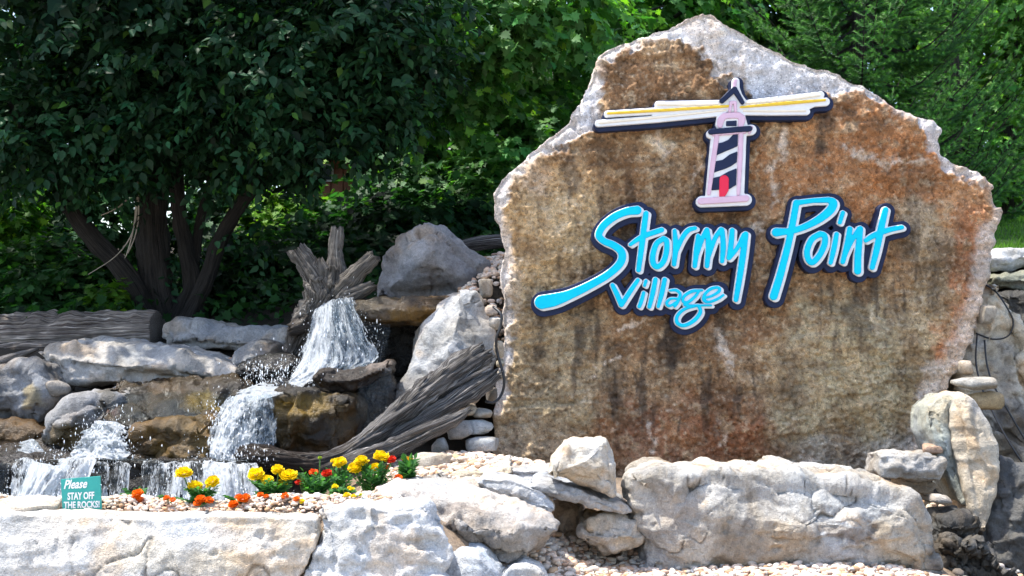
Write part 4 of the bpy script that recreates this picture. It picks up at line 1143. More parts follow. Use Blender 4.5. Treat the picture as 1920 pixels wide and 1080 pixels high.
# ------------------------------------------------------------------ right side
rock('block_stone', 'pale square block resting between the long boulder and the sign rock', [(1653, 858), (1680, 852), (1768, 853), (1776, 880), (1769, 905), (1740, 907), (1700, 900), (1654, 894)], 6.35, 0.3, (0.45, 0.42, 0.38), None, bevel=0.02, dome=0.025, facet=0.02, cell=0.09, rough=0.007, sp=3, seed=65)
rock('block_stone', 'tan stone under the pale square block', [(1690, 896), (1756, 904), (1757, 928), (1740, 940), (1700, 925)], 6.45, 0.2, (0.37, 0.31, 0.24), None, bevel=0.02, facet=0.02, sp=3, seed=66)
rock('leaning_slab', 'tan pointed slab leaning against the sign rock on the far right', [(1788, 748), (1810, 736), (1832, 747), (1856, 785), (1880, 832), (1882, 880), (1866, 940), (1850, 1000), (1832, 985), (1815, 930), (1800, 870), (1785, 800)], 6.38, 0.4, (0.54, 0.46, 0.35), (0.45, 0.38, 0.29), bed=0.005, bevel=0.04, dome=0.03, facet=0.014, cell=0.2, rough=0.006, pitted=0.3, sp=3.2, lean=0.25, seed=67)
rock('leaning_slab', 'greenish grey slab standing between the sign rock and the tan pointed slab', [(1742, 765), (1770, 738), (1796, 742), (1796, 800), (1806, 870), (1826, 920), (1826, 952), (1800, 947), (1780, 902), (1758, 850), (1744, 805)], 6.5, 0.3, (0.38, 0.38, 0.32), (0.30, 0.31, 0.27), bed=0.005, bevel=0.03, dome=0.03, facet=0.014, cell=0.2, rough=0.006, pitted=0.3, sp=3.2, lean=0.2, seed=68)
rock('wet_rock', 'tall dark wet rock at the lower right frame edge', [(1834, 985), (1850, 890), (1860, 838), (1880, 848), (1970, 925), (1970, 1110), (1905, 1095), (1850, 1040)], 6.3, 0.5, (0.10, 0.095, 0.085), (0.04, 0.038, 0.036), bevel=0.06, dome=0.05, facet=0.06, cell=0.16, sp=4, lean=0.3, seed=69, wet=0.6)
rock('tall_rock', 'tall tan rock draped with cables behind the right edge of the sign rock', [(1800, 760), (1820, 650), (1838, 580), (1853, 522), (1876, 520), (1902, 560), (1942, 600), (1970, 760), (1970, 930), (1890, 870), (1840, 800)], 7.35, 0.6, (0.60, 0.51, 0.38), (0.47, 0.39, 0.29), bed=0.006, bevel=0.06, dome=0.06, facet=0.07, cell=0.2, sp=4, lean=0.15, seed=70,
     brushes=[(1905, 810, 45, 60, (0.07, 0.055, 0.045), 0.8, 0.7), (1850, 700, 12, 50, (0.2, 0.17, 0.13), 0.5), (1890, 690, 20, 60, (0.2, 0.16, 0.12), 0.5)])
rock('ledge_slab', 'pale flat slab at the edge of the lawn', [(1856, 474), (1880, 464), (1990, 463), (1990, 503), (1868, 507)], 9.0, 0.7, (0.52, 0.50, 0.47), None, bevel=0.05, dome=0.03, facet=0.03, sp=4, seed=71, strata=0.02)
rock('ledge_slab', 'mossy slab second below the lawn edge', [(1866, 516), (1990, 508), (1990, 546), (1880, 546)], 8.75, 0.7, (0.23, 0.23, 0.17), (0.10, 0.13, 0.04), bevel=0.04, dome=0.03, facet=0.03, sp=4, seed=72, strata=0.02)
rock('ledge_slab', 'dark wet slab third below the lawn edge', [(1884, 552), (1990, 548), (1990, 640), (1910, 625)], 8.6, 0.7, (0.07, 0.07, 0.065), None, bevel=0.04, dome=0.03, facet=0.04, sp=4, seed=73, wet=0.6)
rock('wet_ledge', 'small black wet ledge topped with pebbles, right of the long boulder', [(1770, 975), (1780, 967), (1836, 964), (1840, 985), (1837, 1008), (1772, 1014)], 6.1, 0.3, (0.06, 0.058, 0.052), (0.03, 0.028, 0.026), bevel=0.02, dome=0.02, facet=0.03, cell=0.08, sp=3, seed=74, wet=0.6)
rock('wet_ledge', 'rough dark layered ledge at the bottom edge, right of the long boulder', [(1768, 1016), (1838, 1012), (1872, 1042), (1910, 1090), (1910, 1120), (1768, 1120)], 5.95, 0.35, (0.10, 0.09, 0.075), (0.035, 0.032, 0.028), bevel=0.02, dome=0.02, facet=0.07, cell=0.05, rough=0.02, sp=3, seed=75, wet=0.4, strata=0.03)
for k, a in enumerate([('flat pale stone wedged above the tan pointed slab', 1826, 719, 6.9, 84, 26, 0.2, (0.42, 0.39, 0.34)), ('tan stone under the flat pale one beside the pointed slab', 1842, 750, 6.95, 70, 36, 0.2, (0.46, 0.36, 0.22)),
                       ('small cream stone above the flat pale one', 1808, 690, 7.0, 26, 30, 0.12, (0.44, 0.39, 0.33)), ('pale stone lodged high between the sign rock and the tall tan rock', 1850, 592, 7.35, 30, 40, 0.15, (0.45, 0.43, 0.39)),
                       ('pink chip of stone behind the pale square block', 1748, 842, 6.6, 36, 22, 0.1, (0.50, 0.36, 0.28)), ('small grey stone below the tan one under the square block', 1762, 935, 6.3, 40, 18, 0.12, (0.40, 0.37, 0.33)),
                       ('wide pale bottom stone of the dry stack beside the sign rock', 905, 832, 6.85, 64, 32, 0.25, (0.43, 0.43, 0.42)), ('grey bottom stone of the dry stack under the driftwood end', 862, 806, 6.85, 62, 36, 0.25, (0.33, 0.32, 0.31)),
                       ('long pale stone in the middle of the dry stack', 898, 800, 6.9, 56, 28, 0.25, (0.42, 0.42, 0.41)), ('small pale stone high on the dry stack', 906, 775, 6.95, 38, 20, 0.2, (0.46, 0.45, 0.42)),
                       ('tan stone on top of the dry stack beside the driftwood', 882, 770, 6.95, 30, 24, 0.2, (0.47, 0.37, 0.26)), ('round grey cobble under the driftwood end', 826, 836, 6.75, 34, 30, 0.15, (0.34, 0.33, 0.31)),
                       ('topmost pale chip wedged beside the sign rock near the cable', 928, 606, 7.1, 24, 26, 0.12, (0.50, 0.48, 0.45)), ('pinkish chip above the topmost pale one beside the cable', 922, 582, 7.12, 26, 22, 0.12, (0.46, 0.40, 0.36)),
                       ('cream upright chip wedged halfway up beside the sign rock', 935, 655, 7.1, 20, 34, 0.12, (0.50, 0.44, 0.36)), ('small cream chip under the upright one beside the sign rock', 938, 681, 7.1, 16, 18, 0.1, (0.48, 0.41, 0.3)),
                       ('lowest white chip of the column beside the sign rock', 940, 702, 7.1, 16, 18, 0.1, (0.52, 0.50, 0.46)), ('grey stone filling the gap left of the chip column', 922, 740, 7.1, 24, 30, 0.12, (0.2, 0.185, 0.17)),
                       ('small grey stone at the gravel chute behind the sign rock', 911, 540, 7.8, 28, 36, 0.15, (0.34, 0.32, 0.29))]):
    stone('stone', a[0], a[1], a[2], a[3], a[4], a[5], a[6], a[7], seed=80 + k, sub=3, square=0.55)

# ------------------------------------------------------------------ driftwood
def wet_low(z0, z1): return lambda V: sstep(z1, z0, V[:, 2])
dw = thing('driftwood_log', 'large weathered driftwood limb curving up from the pool to the sign rock', 'driftwood', P(640, 880, 6.6))
def wet_drift(V):
    q = proj(V); return sstep(700, 560, q[:, 0]) * 0.9
tube_obj('main_limb', pp([(447, 862, 6.62, .025), (470, 852, 6.6, .05), (500, 858, 6.55, .052), (560, 866, 6.5, .045), (620, 862, 6.5, .040), (680, 832, 6.52, .046), (740, 784, 6.62, .056), (800, 734, 6.75, .062), (860, 692, 6.9, .064), (908, 662, 7.0, .056)]),
         'driftwood', dw, wetfn=wet_drift, m=64, step=0.01, groove=0.24, gfreq=15, lump=0.25, jag=0.05, seed=3, twist=0.4)
tube_obj('lower_limb', pp([(600, 880, 6.42, .012), (650, 868, 6.42, .035), (720, 846, 6.45, .043), (790, 815, 6.55, .042), (850, 788, 6.62, .03), (880, 768, 6.68, .012)]),
         'driftwood', dw, wetfn=wet_drift, m=50, step=0.01, groove=0.24, gfreq=13, lump=0.25, jag=0.05, seed=4, twist=0.5)
tube_obj('upper_limb', pp([(700, 838, 6.56, .03), (770, 800, 6.64, .036), (840, 760, 6.76, .046), (900, 722, 6.9, .048), (924, 704, 6.96, .032)]),
         'driftwood', dw, wetfn=wet_drift, m=50, step=0.01, groove=0.24, gfreq=13, lump=0.25, jag=0.06, seed=6, twist=0.3)
tube_obj('root_knot', pp([(446, 858, 6.62, .02), (456, 848, 6.6, .03), (490, 842, 6.58, .022), (515, 838, 6.56, .006)]), 'driftwood', dw, wetfn=wet_drift, m=20, step=0.012, groove=0.2, lump=0.4, seed=8)
for k, (x0_, y0_, x1_, y1_, yy) in enumerate([(760, 752, 880, 668, 6.72), (820, 742, 915, 690, 6.78), (700, 806, 800, 742, 6.5), (740, 826, 850, 782, 6.42), (840, 716, 900, 676, 6.8), (660, 842, 740, 800, 6.44), (870, 730, 926, 704, 6.82)]):
    tube_obj('splinter', pp([(x0_, y0_, yy, .004), ((x0_ + x1_) / 2 + 4, (y0_ + y1_) / 2 - 3, yy + .05, .012), (x1_, y1_, yy + .12, .005)]), 'driftwood', dw, wetfn=wet_drift, m=10, step=0.015, groove=0.2, lump=0.4, jag=0.03, seed=70 + k)

st = thing('tree_stump', 'grey upturned tree stump with broken root prongs at the head of the waterfall', 'stump', P(600, 660, 8.0))
wf = lambda V: sstep(1.60, 1.40, V[:, 2]) * 0.4
tube_obj('stump_body', pp([(548, 668, 7.85, .05), (572, 625, 7.9, .085), (600, 585, 7.95, .12), (618, 555, 8.0, .15), (628, 528, 8.02, .14), (632, 508, 8.05, .07)]), 'stump_wood', st, wetfn=wf, m=72, step=0.01, groove=0.22, gfreq=9, lump=0.4, jag=0.03, seed=12, knob=0.22)
tube_obj('root', pp([(628, 535, 7.98, .10), (630, 505, 7.98, .06), (629, 475, 8.0, .042), (632, 428, 8.0, .034)]), 'stump_wood', st, wetfn=wf, m=36, step=0.012, groove=0.26, gfreq=6, lump=0.25, jag=0.022, seed=13, knob=0.13)
tube_obj('root', pp([(612, 556, 7.96, .10), (594, 520, 7.96, .072), (576, 495, 7.97, .058), (556, 468, 7.98, .052)]), 'stump_wood', st, wetfn=wf, m=36, step=0.012, groove=0.26, gfreq=6, lump=0.25, jag=0.03, seed=14, knob=0.13)
tube_obj('root', pp([(636, 552, 7.93, .09), (660, 523, 7.9, .06), (680, 501, 7.88, .048), (702, 478, 7.88, .044)]), 'stump_wood', st, wetfn=wf, m=36, step=0.012, groove=0.26, gfreq=6, lump=0.25, jag=0.022, seed=15, knob=0.13)
tube_obj('root', pp([(640, 566, 7.88, .06), (670, 550, 7.85, .042), (698, 535, 7.84, .028)]), 'stump_wood', st, wetfn=wf, m=26, step=0.012, groove=0.25, gfreq=5, lump=0.25, jag=0.05, seed=16, knob=0.13)
tube_obj('root', pp([(606, 520, 8.0, .08), (600, 500, 7.95, .05), (598, 486, 7.93, .02)]), 'stump_wood', st, wetfn=wf, m=26, step=0.012, groove=0.25, gfreq=5, lump=0.25, jag=0.05, seed=17, knob=0.13)
tube_obj('root', pp([(570, 600, 7.86, .05), (556, 614, 7.8, .045), (544, 618, 7.78, .03)]), 'stump_wood', st, wetfn=lambda V: np.full(len(V), .7), m=26, step=0.012, groove=0.25, gfreq=5, lump=0.3, jag=0.03, seed=18)

lg = thing('fallen_log', 'thick weathered fallen log with a sawn end behind the long pale boulder', 'log', P(100, 668, 9.3))
tube_obj('log_body', pp([(-160, 640, 9.5, .16), (0, 632, 9.4, .165), (120, 628, 9.3, .160), (220, 626, 9.25, .155), (297, 622, 9.2, .140)]), 'log_wood', lg, m=90, step=0.015, groove=0.10, gfreq=14, lump=0.16, jag=0.012, seed=20)
tube_obj('split_piece', pp([(-60, 668, 9.15, .05), (60, 655, 9.05, .055), (180, 655, 9.03, .04), (270, 650, 9.0, .012)]), 'log_wood', lg, m=30, step=0.02, groove=0.2, gfreq=5, lump=0.2, seed=21)
br = tube_obj('dead_branch', pp([(-40, 690, 8.3, .03), (20, 672, 8.25, .028), (70, 655, 8.2, .012)]), 'driftwood', None, wetfn=lambda V: np.full(len(V), .2), m=18, step=0.02, groove=0.2, lump=0.3, seed=22)
tag(br, 'short dead branch lying on the speckled boulder below the fallen log', 'branch')
lg2 = tube_obj('fallen_log', pp([(868, 462, 9.5, .045), (900, 456, 9.45, .05), (965, 450, 9.4, .05)]), 'driftwood', None, wetfn=lambda V: np.full(len(V), .2), m=28, step=0.02, groove=0.15, lump=0.15, jag=0.02, seed=23)
tag(lg2, 'thin dark log lying behind the grey rounded boulder and the sign rock', 'log')

# ------------------------------------------------------------------ cables
for lab, pts in (('thick black cable looping down the gap left of the sign rock', [(925, 575, 7.05), (940, 590, 7.0), (938, 615, 7.0), (931, 632, 7.0), (932, 660, 7.02), (945, 710, 7.0), (940, 740, 7.0), (925, 755, 6.95), (910, 752, 6.95)]),
                 ('black cable in a wide loop over the tall tan rock', [(1845, 532, 7.6), (1868, 548, 7.55), (1890, 580, 7.5), (1900, 605, 7.5), (1890, 630, 7.5), (1862, 636, 7.5), (1830, 625, 7.5)]),
                 ('black cable hanging from the loop down past the flat pale stone', [(1832, 628, 7.45), (1830, 680, 7.4), (1842, 730, 7.3), (1870, 790, 7.2), (1905, 850, 7.1), (1940, 900, 7.1)]),
                 ('thin black cable hanging straight down the tall tan rock', [(1846, 638, 7.45), (1850, 680, 7.4), (1862, 720, 7.35), (1890, 770, 7.3), (1925, 830, 7.25)])):
    c = tube_obj('cable', [(*P(a, b, y), 0.008 if 'thick' in lab else 0.0055) for a, b, y in pts], 'cable', None, m=8, step=0.02)
    tag(c, lab, 'cable', 'black cables on the rocks')
# ------------------------------------------------------------------ water
def water_material(name, thr=(0.45, 0.62), deep=(0.35, 0.48, 0.58), clear=0.45, freq=(34.0, 4.0)):
    m, nt, out = mat_new(name)
    fl = nd(nt, 'ShaderNodeAttribute', attribute_name='flow').outputs['Vector']
    fo = nd(nt, 'ShaderNodeAttribute', attribute_name='Foam').outputs['Fac']
    ed = nd(nt, 'ShaderNodeAttribute', attribute_name='Edge').outputs['Fac']
    mp = nd(nt, 'ShaderNodeVectorMath', {0: fl, 1: (freq[0], freq[1], 1.0)}, operation='MULTIPLY').outputs[0]
    n1 = noise(nt, mp, 1.0, 5, 0.65, 0.6)
    nl_ = noise(nt, nd(nt, 'ShaderNodeVectorMath', {0: fl, 1: (freq[0] * .22, freq[1] * .6, 1.0)}, operation='MULTIPLY').outputs[0], 1.0, 3, 0.6, 0.5)
    mp2 = nd(nt, 'ShaderNodeVectorMath', {0: fl, 1: (freq[0] * 2.6, freq[1] * 5.0, 1.0)}, operation='MULTIPLY').outputs[0]
    n2 = noise(nt, mp2, 1.0, 5, 0.7, 0.8)
    s = mathn(nt, 'ADD', mathn(nt, 'ADD', mathn(nt, 'MULTIPLY', n1, 0.55), mathn(nt, 'MULTIPLY', n2, 0.45)), mathn(nt, 'ADD', fo, mathn(nt, 'MULTIPLY', mathn(nt, 'SUBTRACT', nl_, 0.5), 0.55)))
    foam = mapr(nt, s, thr[0], thr[1], 0, 1)
    b = nd(nt, 'ShaderNodeBump', {'Height': mathn(nt, 'ADD', n1, n2), 'Strength': 1.0, 'Distance': 0.02})
    white = nd(nt, 'ShaderNodeBsdfPrincipled', {'Base Color': (0.80, 0.84, 0.87, 1), 'Roughness': 0.35, 'Normal': b.outputs[0], 'Specular IOR Level': 0.5})
    wl = nd(nt, 'ShaderNodeBsdfTranslucent', {'Color': (0.75, 0.82, 0.86, 1)})
    w2 = nd(nt, 'ShaderNodeMixShader', {0: 0.3, 1: white.outputs[0], 2: wl.outputs[0]})
    body = nd(nt, 'ShaderNodeBsdfPrincipled', {'Base Color': (*deep, 1), 'Roughness': 0.08, 'Normal': b.outputs[0], 'Specular IOR Level': 0.7})
    tr = nd(nt, 'ShaderNodeBsdfTransparent', {'Color': (0.92, 0.96, 0.97, 1)})
    gl = nd(nt, 'ShaderNodeMixShader', {0: clear, 1: body.outputs[0], 2: tr.outputs[0]})
    a = nd(nt, 'ShaderNodeMixShader', {0: foam, 1: gl.outputs[0], 2: w2.outputs[0]})
    cut = mapr(nt, mathn(nt, 'SUBTRACT', mathn(nt, 'ADD', mathn(nt, 'MULTIPLY', mathn(nt, 'SUBTRACT', nl_, 0.5), 0.8), mathn(nt, 'ADD', mathn(nt, 'MULTIPLY', n1, 0.6), mathn(nt, 'MULTIPLY', n2, 0.4))), ed), -0.02, 0.06, 0, 1)
    tr2 = nd(nt, 'ShaderNodeBsdfTransparent')
    e = nd(nt, 'ShaderNodeMixShader', {0: cut, 1: tr2.outputs[0], 2: a.outputs[0]})
    nt.links.new(e.outputs[0], out.inputs[0])
    return m
M['fall'] = water_material('falling_water', (0.50, 0.70), (0.20, 0.31, 0.42), 0.72)
M['veil'] = water_material('thin_veil_of_water', (0.60, 0.78), (0.06, 0.08, 0.10), 0.85, (44, 4))
M['thin_fall'] = water_material('thin_streams', (0.50, 0.66), (0.10, 0.13, 0.16), 0.90, (30.0, 3.4))
M['white_water'] = water_material('white_water', (0.40, 0.60), (0.30, 0.38, 0.44), 0.5, (16, 14))
M['pool'] = water_material('pool_water', (0.62, 0.8), (0.05, 0.06, 0.055), 0.4, (14, 14))
M['drop'] = simple_mat('water_drops', (0.82, 0.86, 0.9), 0.15, 0.6)

def water_sheet(name, label, rows, mat, nu=60, nv=60, rip=0.012, foam=lambda u, v: 0 * u, edge=0.3, fu=9.0, fv=3.0, seed=1, lip=0.0, group='white falls of the cascade'):
    """rows: polylines of (px, py, Y), each running from one side to the other, listed downstream"""
    R = []
    for r in rows:
        w = np.array([P(*p) for p in r])
        q, _ = cat_path(np.c_[w, np.zeros(len(w))], nu)
        R.append(q[:, :3])
    R = np.array(R)
    G = np.empty((nv, nu, 3))
    for i in range(nu):
        q, _ = cat_path(np.c_[R[:, i], np.zeros(len(R))], nv)
        G[:, i] = q[:, :3]
    V = G.reshape(-1, 3)
    u = np.tile(np.linspace(0, 1, nu), nv); v = np.repeat(np.linspace(0, 1, nv), nu)
    wid = np.linalg.norm(R[:, -1] - R[:, 0], axis=1).mean(); ln = np.linalg.norm(R[-1] - R[0], axis=1).mean()
    fl = np.stack([u * wid * 2.2, v * ln * 2.2, np.full(len(u), seed * 2.7)], 1)
    rp = fbm(np.stack([fl[:, 0] * fu, fl[:, 1] * fv, fl[:, 2]], 1), 4, seed, 0.6)
    V = V + np.array([0, -1.0, 0.35]) * (rip * rp)[:, None]
    if lip:
        wv_ = fbm(np.stack([u * wid * 5, np.full(len(u), seed * 1.9), v * 0.4], 1), 4, seed + 40, 0.6)
        V[:, 2] += lip * wv_; V[:, 1] += lip * 2.2 * fbm(np.stack([u * wid * 4, np.full(len(u), seed * 2.9), v * 0.4], 1), 3, seed + 45, 0.6)
    I = (np.arange(nv - 1)[:, None] * nu + np.arange(nu - 1)[None]).ravel()
    q = np.stack([I, I + 1, I + nu + 1, I + nu], 1)
    ed = edge * np.clip(1 - np.minimum(u, 1 - u) / 0.18, 0, 1) ** 1.3 + 0.32 * edge * np.clip((v - 0.85) / 0.15, 0, 1)
    ed = np.where(edge > 0, ed + 0.22 * (edge > 0), -1)
    o = mk(name, V, [q], M[mat], attrs={'flow': fl, 'Foam': foam(u, v), 'Edge': ed})
    tag(o, kind='structure')
    return o

water_sheet('water', 'main fall', [[(596, 578, 7.86), (625, 563, 7.80), (662, 557, 7.74)], [(584, 590, 7.78), (625, 574, 7.68), (668, 572, 7.62)], [(570, 640, 7.62), (625, 630, 7.5), (692, 632, 7.5)],
             [(548, 690, 7.46), (610, 685, 7.4), (708, 676, 7.46)], [(528, 726, 7.36), (580, 716, 7.3), (640, 706, 7.3)]], 'fall', 90, 90, 0.022, lambda u, v: 0.14 * np.exp(-((u - 0.25) / 0.2) ** 2) + 0.20 * np.clip((v - 0.55) / 0.4, 0, 1) * (u < 0.6) + 0.05, 0.32, 9, 2.2, 3, lip=0.012)
water_sheet('water', 'drips', [[(664, 600, 7.66), (740, 610, 7.66)], [(664, 640, 7.64), (735, 640, 7.64)], [(668, 690, 7.62), (722, 680, 7.62)]], 'veil', 40, 40, 0.01, lambda u, v: 0.02 + 0 * u, 0.5, 12, 1.5, 5)
# mid run: white water pouring past the wet block
water_sheet('water', 'upper run', [[(452, 728, 7.35), (500, 718, 7.4), (585, 712, 7.35)], [(440, 742, 7.1), (480, 735, 7.1), (560, 728, 7.15)], [(432, 758, 6.95), (470, 752, 6.9), (512, 745, 6.9)]], 'white_water', 60, 40, 0.02,
            lambda u, v: 0.12 + 0 * u, 0.25, 6, 5, 7)
water_sheet('water', 'mid fall', [[(424, 745, 6.98), (470, 742, 6.93), (516, 742, 6.9)], [(408, 775, 6.86), (460, 765, 6.8), (520, 762, 6.82)], [(392, 815, 6.78), (452, 812, 6.7), (518, 812, 6.76)], [(384, 858, 6.68), (440, 866, 6.6), (512, 850, 6.68)]], 'fall', 90, 90, 0.028,
            lambda u, v: 0.15 * np.exp(-((u - 0.35) / 0.3) ** 2) + 0.10 * v - 0.05 * (u > 0.75), 0.36, 8, 4, 8, lip=0.02)
water_sheet('water', 'side veil', [[(668, 690, 7.16), (738, 690, 7.16)], [(668, 740, 7.08), (735, 740, 7.08)], [(664, 850, 7.0), (728, 850, 7.0)]], 'veil', 50, 60, 0.012, lambda u, v: -0.02 + 0 * u, 0.35, 10, 1.6, 9)
water_sheet('water', 'left burst', [[(150, 812, 7.0), (195, 788, 6.96), (240, 800, 6.9)], [(140, 835, 6.9), (190, 815, 6.8), (242, 825, 6.78)], [(120, 862, 6.75), (185, 862, 6.66), (248, 862, 6.68)]], 'white_water', 60, 50, 0.05,
            lambda u, v: 0.12 + 0 * u, 0.42, 5, 5, 10)
water_sheet('water', 'far left', [[(30, 835, 7.2), (60, 822, 7.2), (88, 850, 7.1)], [(-20, 862, 6.9), (40, 860, 6.9), (100, 866, 6.9)]], 'white_water', 40, 30, 0.03, lambda u, v: 0.0 * u, 0.35, 5, 5, 11)
# pools and runs between the rocks
water_sheet('water', 'ledge pool', [[(-90, 855, 6.95), (140, 855, 6.95), (300, 858, 6.85), (470, 856, 6.85)], [(-90, 866, 6.5), (140, 862, 6.5), (300, 864, 6.48), (475, 864, 6.48)]], 'pool', 120, 24, 0.01,
            lambda u, v: 0.16 * np.exp(-((u - 0.42) / 0.14) ** 2) + 0.16 * np.exp(-((u - 0.9) / 0.12) ** 2), 0, 6, 6, 12)
water_sheet('water', 'slab film', [[(215, 719, 7.9), (340, 713, 7.95), (448, 712, 7.9)], [(205, 745, 7.3), (330, 740, 7.3), (440, 740, 7.25)], [(215, 786, 6.88), (330, 780, 6.86), (392, 782, 6.86)]], 'veil', 80, 60, 0.012, lambda u, v: -0.01 + 0.10 * (v < 0.12), 0.35, 7, 5, 13)
for k, (x0, x1, dx, yt, yb, fo, Yo) in enumerate([(-60, -22, -6, 868, 950, -.06, 0), (-12, 16, -8, 868, 955, -.10, .02), (24, 60, -14, 868, 952, -.03, -.02), (52, 128, -34, 866, 945, .12, -.05), (112, 176, -26, 864, 950, .10, -.03),
                                                (176, 204, -6, 868, 955, -.02, .02), (208, 242, -6, 866, 955, .0, 0), (268, 306, 0, 869, 955, -.05, .02), (300, 352, 2, 866, 958, .0, -.01), (346, 392, 2, 868, 955, .02, .02), (384, 446, 3, 865, 958, .10, -.03), (442, 480, 4, 868, 950, .03, .02)]):
    w_ = x1 - x0
    water_sheet('water', 'lower fall', [[(x0, yt, 6.40 + Yo), ((x0 + x1) / 2, yt - 2, 6.37 + Yo), (x1, yt + 1, 6.40 + Yo)], [(x0 - 2, yt + 9, 6.31 + Yo), ((x0 + x1) / 2, yt + 7, 6.28 + Yo), (x1 + 1, yt + 9, 6.31 + Yo)],
                                        [(x0 + dx * .5, (yt + yb) / 2, 6.23 + Yo), ((x0 + x1) / 2 + dx * .5, (yt + yb) / 2, 6.19 + Yo), (x1 + dx * .5, (yt + yb) / 2, 6.23 + Yo)], [(x0 + dx, yb, 6.17 + Yo), ((x0 + x1) / 2 + dx, yb + 4, 6.12 + Yo), (x1 + dx, yb, 6.17 + Yo)]],
                'thin_fall', max(16, int(w_ * .7)), 50, 0.022, lambda u, v, fo=fo: fo + 0.05 + 0.14 * np.clip((v - .55) / .45, 0, 1) + 0.06 * (v < .1) + 0 * u, 0.30, 9, 2.0, 60 + k, lip=0.02)
water_sheet('water', 'trough', [[(-120, 930, 6.6), (200, 930, 6.6), (520, 930, 6.6)], [(-120, 955, 5.9), (200, 955, 5.9), (520, 955, 5.9)]], 'pool', 60, 20, 0.008, lambda u, v: 0 * u, 0, 6, 6, 16)

def spray(name, src, seed, size=(0.0010, 0.0040)):
    """flying drops: (px, py, Y, sx, sy, sY, n)"""
    r = np.random.default_rng(seed)
    pts, sz = [], []
    for px, py, Y, sx, sy, sY, n in src:
        n = int(n * 0.55)
        a = r.normal(size=(n, 3)) * np.array([sx, sy, sY])
        for k in range(n):
            pts.append(P(px + a[k, 0], py + a[k, 1], Y + a[k, 2]))
            sz.append(size[0] + (size[1] - size[0]) * r.random() ** 3)
    pts = np.array(pts); sz = np.array(sz)
    T = np.array([(1, 0, 0), (-1, 0, 0), (0, 1, 0), (0, -1, 0), (0, 0, 1.6), (0, 0, -1.6)], float)
    Fc = np.array([(0, 2, 4), (2, 1, 4), (1, 3, 4), (3, 0, 4), (2, 0, 5), (1, 2, 5), (3, 1, 5), (0, 3, 5)])
    el = np.stack([np.ones(len(pts)), np.ones(len(pts)), 1 + 2.2 * r.random(len(pts)) ** 2], 1)
    V = (pts[:, None] + T[None] * (sz[:, None] * el)[:, None, :]).reshape(-1, 3)
    f = (Fc[None] + (np.arange(len(pts)) * 6)[:, None, None]).reshape(-1, 3)
    o = mk(name, V, [f], M['drop'])
    tag(o, kind='stuff')
spray('water_spray', [(500, 700, 7.3, 34, 14, .12, 500), (540, 715, 7.2, 40, 14, .1, 500), (430, 800, 6.7, 28, 34, .08, 900), (450, 855, 6.5, 34, 12, .08, 600), (195, 815, 6.75, 30, 22, .08, 900), (150, 860, 6.55, 50, 14, .1, 600),
                      (110, 900, 6.2, 40, 22, .06, 600), (100, 935, 6.1, 50, 8, .05, 700), (380, 935, 6.1, 60, 8, .05, 700), (60, 850, 6.8, 34, 12, .1, 260), (370, 900, 6.2, 55, 22, .05, 500), (620, 620, 7.5, 30, 34, .06, 420), (600, 680, 7.35, 40, 16, .08, 420), (690, 640, 7.6, 14, 26, .04, 160), (60, 905, 6.25, 60, 18, .05, 300)], 5)

# ------------------------------------------------------------------ gravel
def in_xy(poly, n, r):
    pg = np.array(poly, float)
    lo, hi = pg.min(0), pg.max(0)
    out = np.zeros((0, 2))
    while len(out) < n:
        q = lo + r.random((n * 2, 2)) * (hi - lo)
        out = np.concatenate([out, q[inside(pg, q)]])
    return out[:n]

PEB = np.array([(0.62, 0.47, 0.36), (0.66, 0.56, 0.45), (0.55, 0.36, 0.25), (0.70, 0.64, 0.56), (0.60, 0.50, 0.42), (0.46, 0.30, 0.18), (0.66, 0.52, 0.42), (0.42, 0.38, 0.34)])
def gravel(name, poly, n, size, seed, lift=0.0, sub=2, dark=1.0, hfun=None):
    r = np.random.default_rng(seed)
    xy = in_xy(poly, n, r)
    s = size[0] + (size[1] - size[0]) * r.random(n) ** 2.2
    V0, T0 = ICO[sub]
    shapes = []
    for k in range(10):
        v = np.sign(V0) * np.abs(V0) ** 0.75
        for _ in range(6):
            nn = r.normal(size=3); nn /= np.linalg.norm(nn)
            d = v @ nn - r.uniform(0.6, 0.9)
            v = v - np.where(d > 0, d, 0)[:, None] * nn
        shapes.append(v * r.uniform([0.8, 0.7, 0.5], [1.25, 1.0, 0.8]))
    shapes = np.array(shapes)
    k = r.integers(0, 10, n)
    a = r.random(n) * 6.283; tl = r.normal(size=n) * 0.35
    ca, sa, ct, stt = np.cos(a), np.sin(a), np.cos(tl), np.sin(tl)
    v = shapes[k] * s[:, None, None]
    x, y, z = v[..., 0], v[..., 1], v[..., 2]
    y, z = y * ct[:, None] - z * stt[:, None], y * stt[:, None] + z * ct[:, None]
    x, y = x * ca[:, None] - y * sa[:, None], x * sa[:, None] + y * ca[:, None]
    h = (hfun or ground_h)(xy[:, 0], xy[:, 1]) + lift + s * (0.25 + 0.5 * r.random(n))
    V = np.stack([x + xy[:, 0, None], y + xy[:, 1, None], z + h[:, None]], 2)
    nv = len(V0)
    f = (T0[None] + (np.arange(n) * nv)[:, None, None]).reshape(-1, 3)
    c = PEB[r.integers(0, len(PEB), n)] * (0.8 + 0.4 * r.random(n))[:, None] * dark
    o = mk(name, V.reshape(-1, 3), [f], M['gravel'], smooth=True, attrs={'Col': c.repeat(nv, 0), 'Wet': np.zeros(n * nv)})
    tag(o, kind='stuff')
    return o
gravel('gravel', [(0.0, 5.0), (0.1, 6.2), (0.9, 6.35), (1.6, 5.8), (2.4, 5.6), (2.4, 4.9), (1.0, 4.8)], 7500, (0.006, 0.024), 1)
gravel('gravel', [(-2.4, 5.12), (-2.4, 5.8), (-0.75, 5.9), (-0.3, 6.3), (0.0, 6.1), (-0.35, 5.5), (-0.35, 5.12)], 7500, (0.005, 0.018), 2)
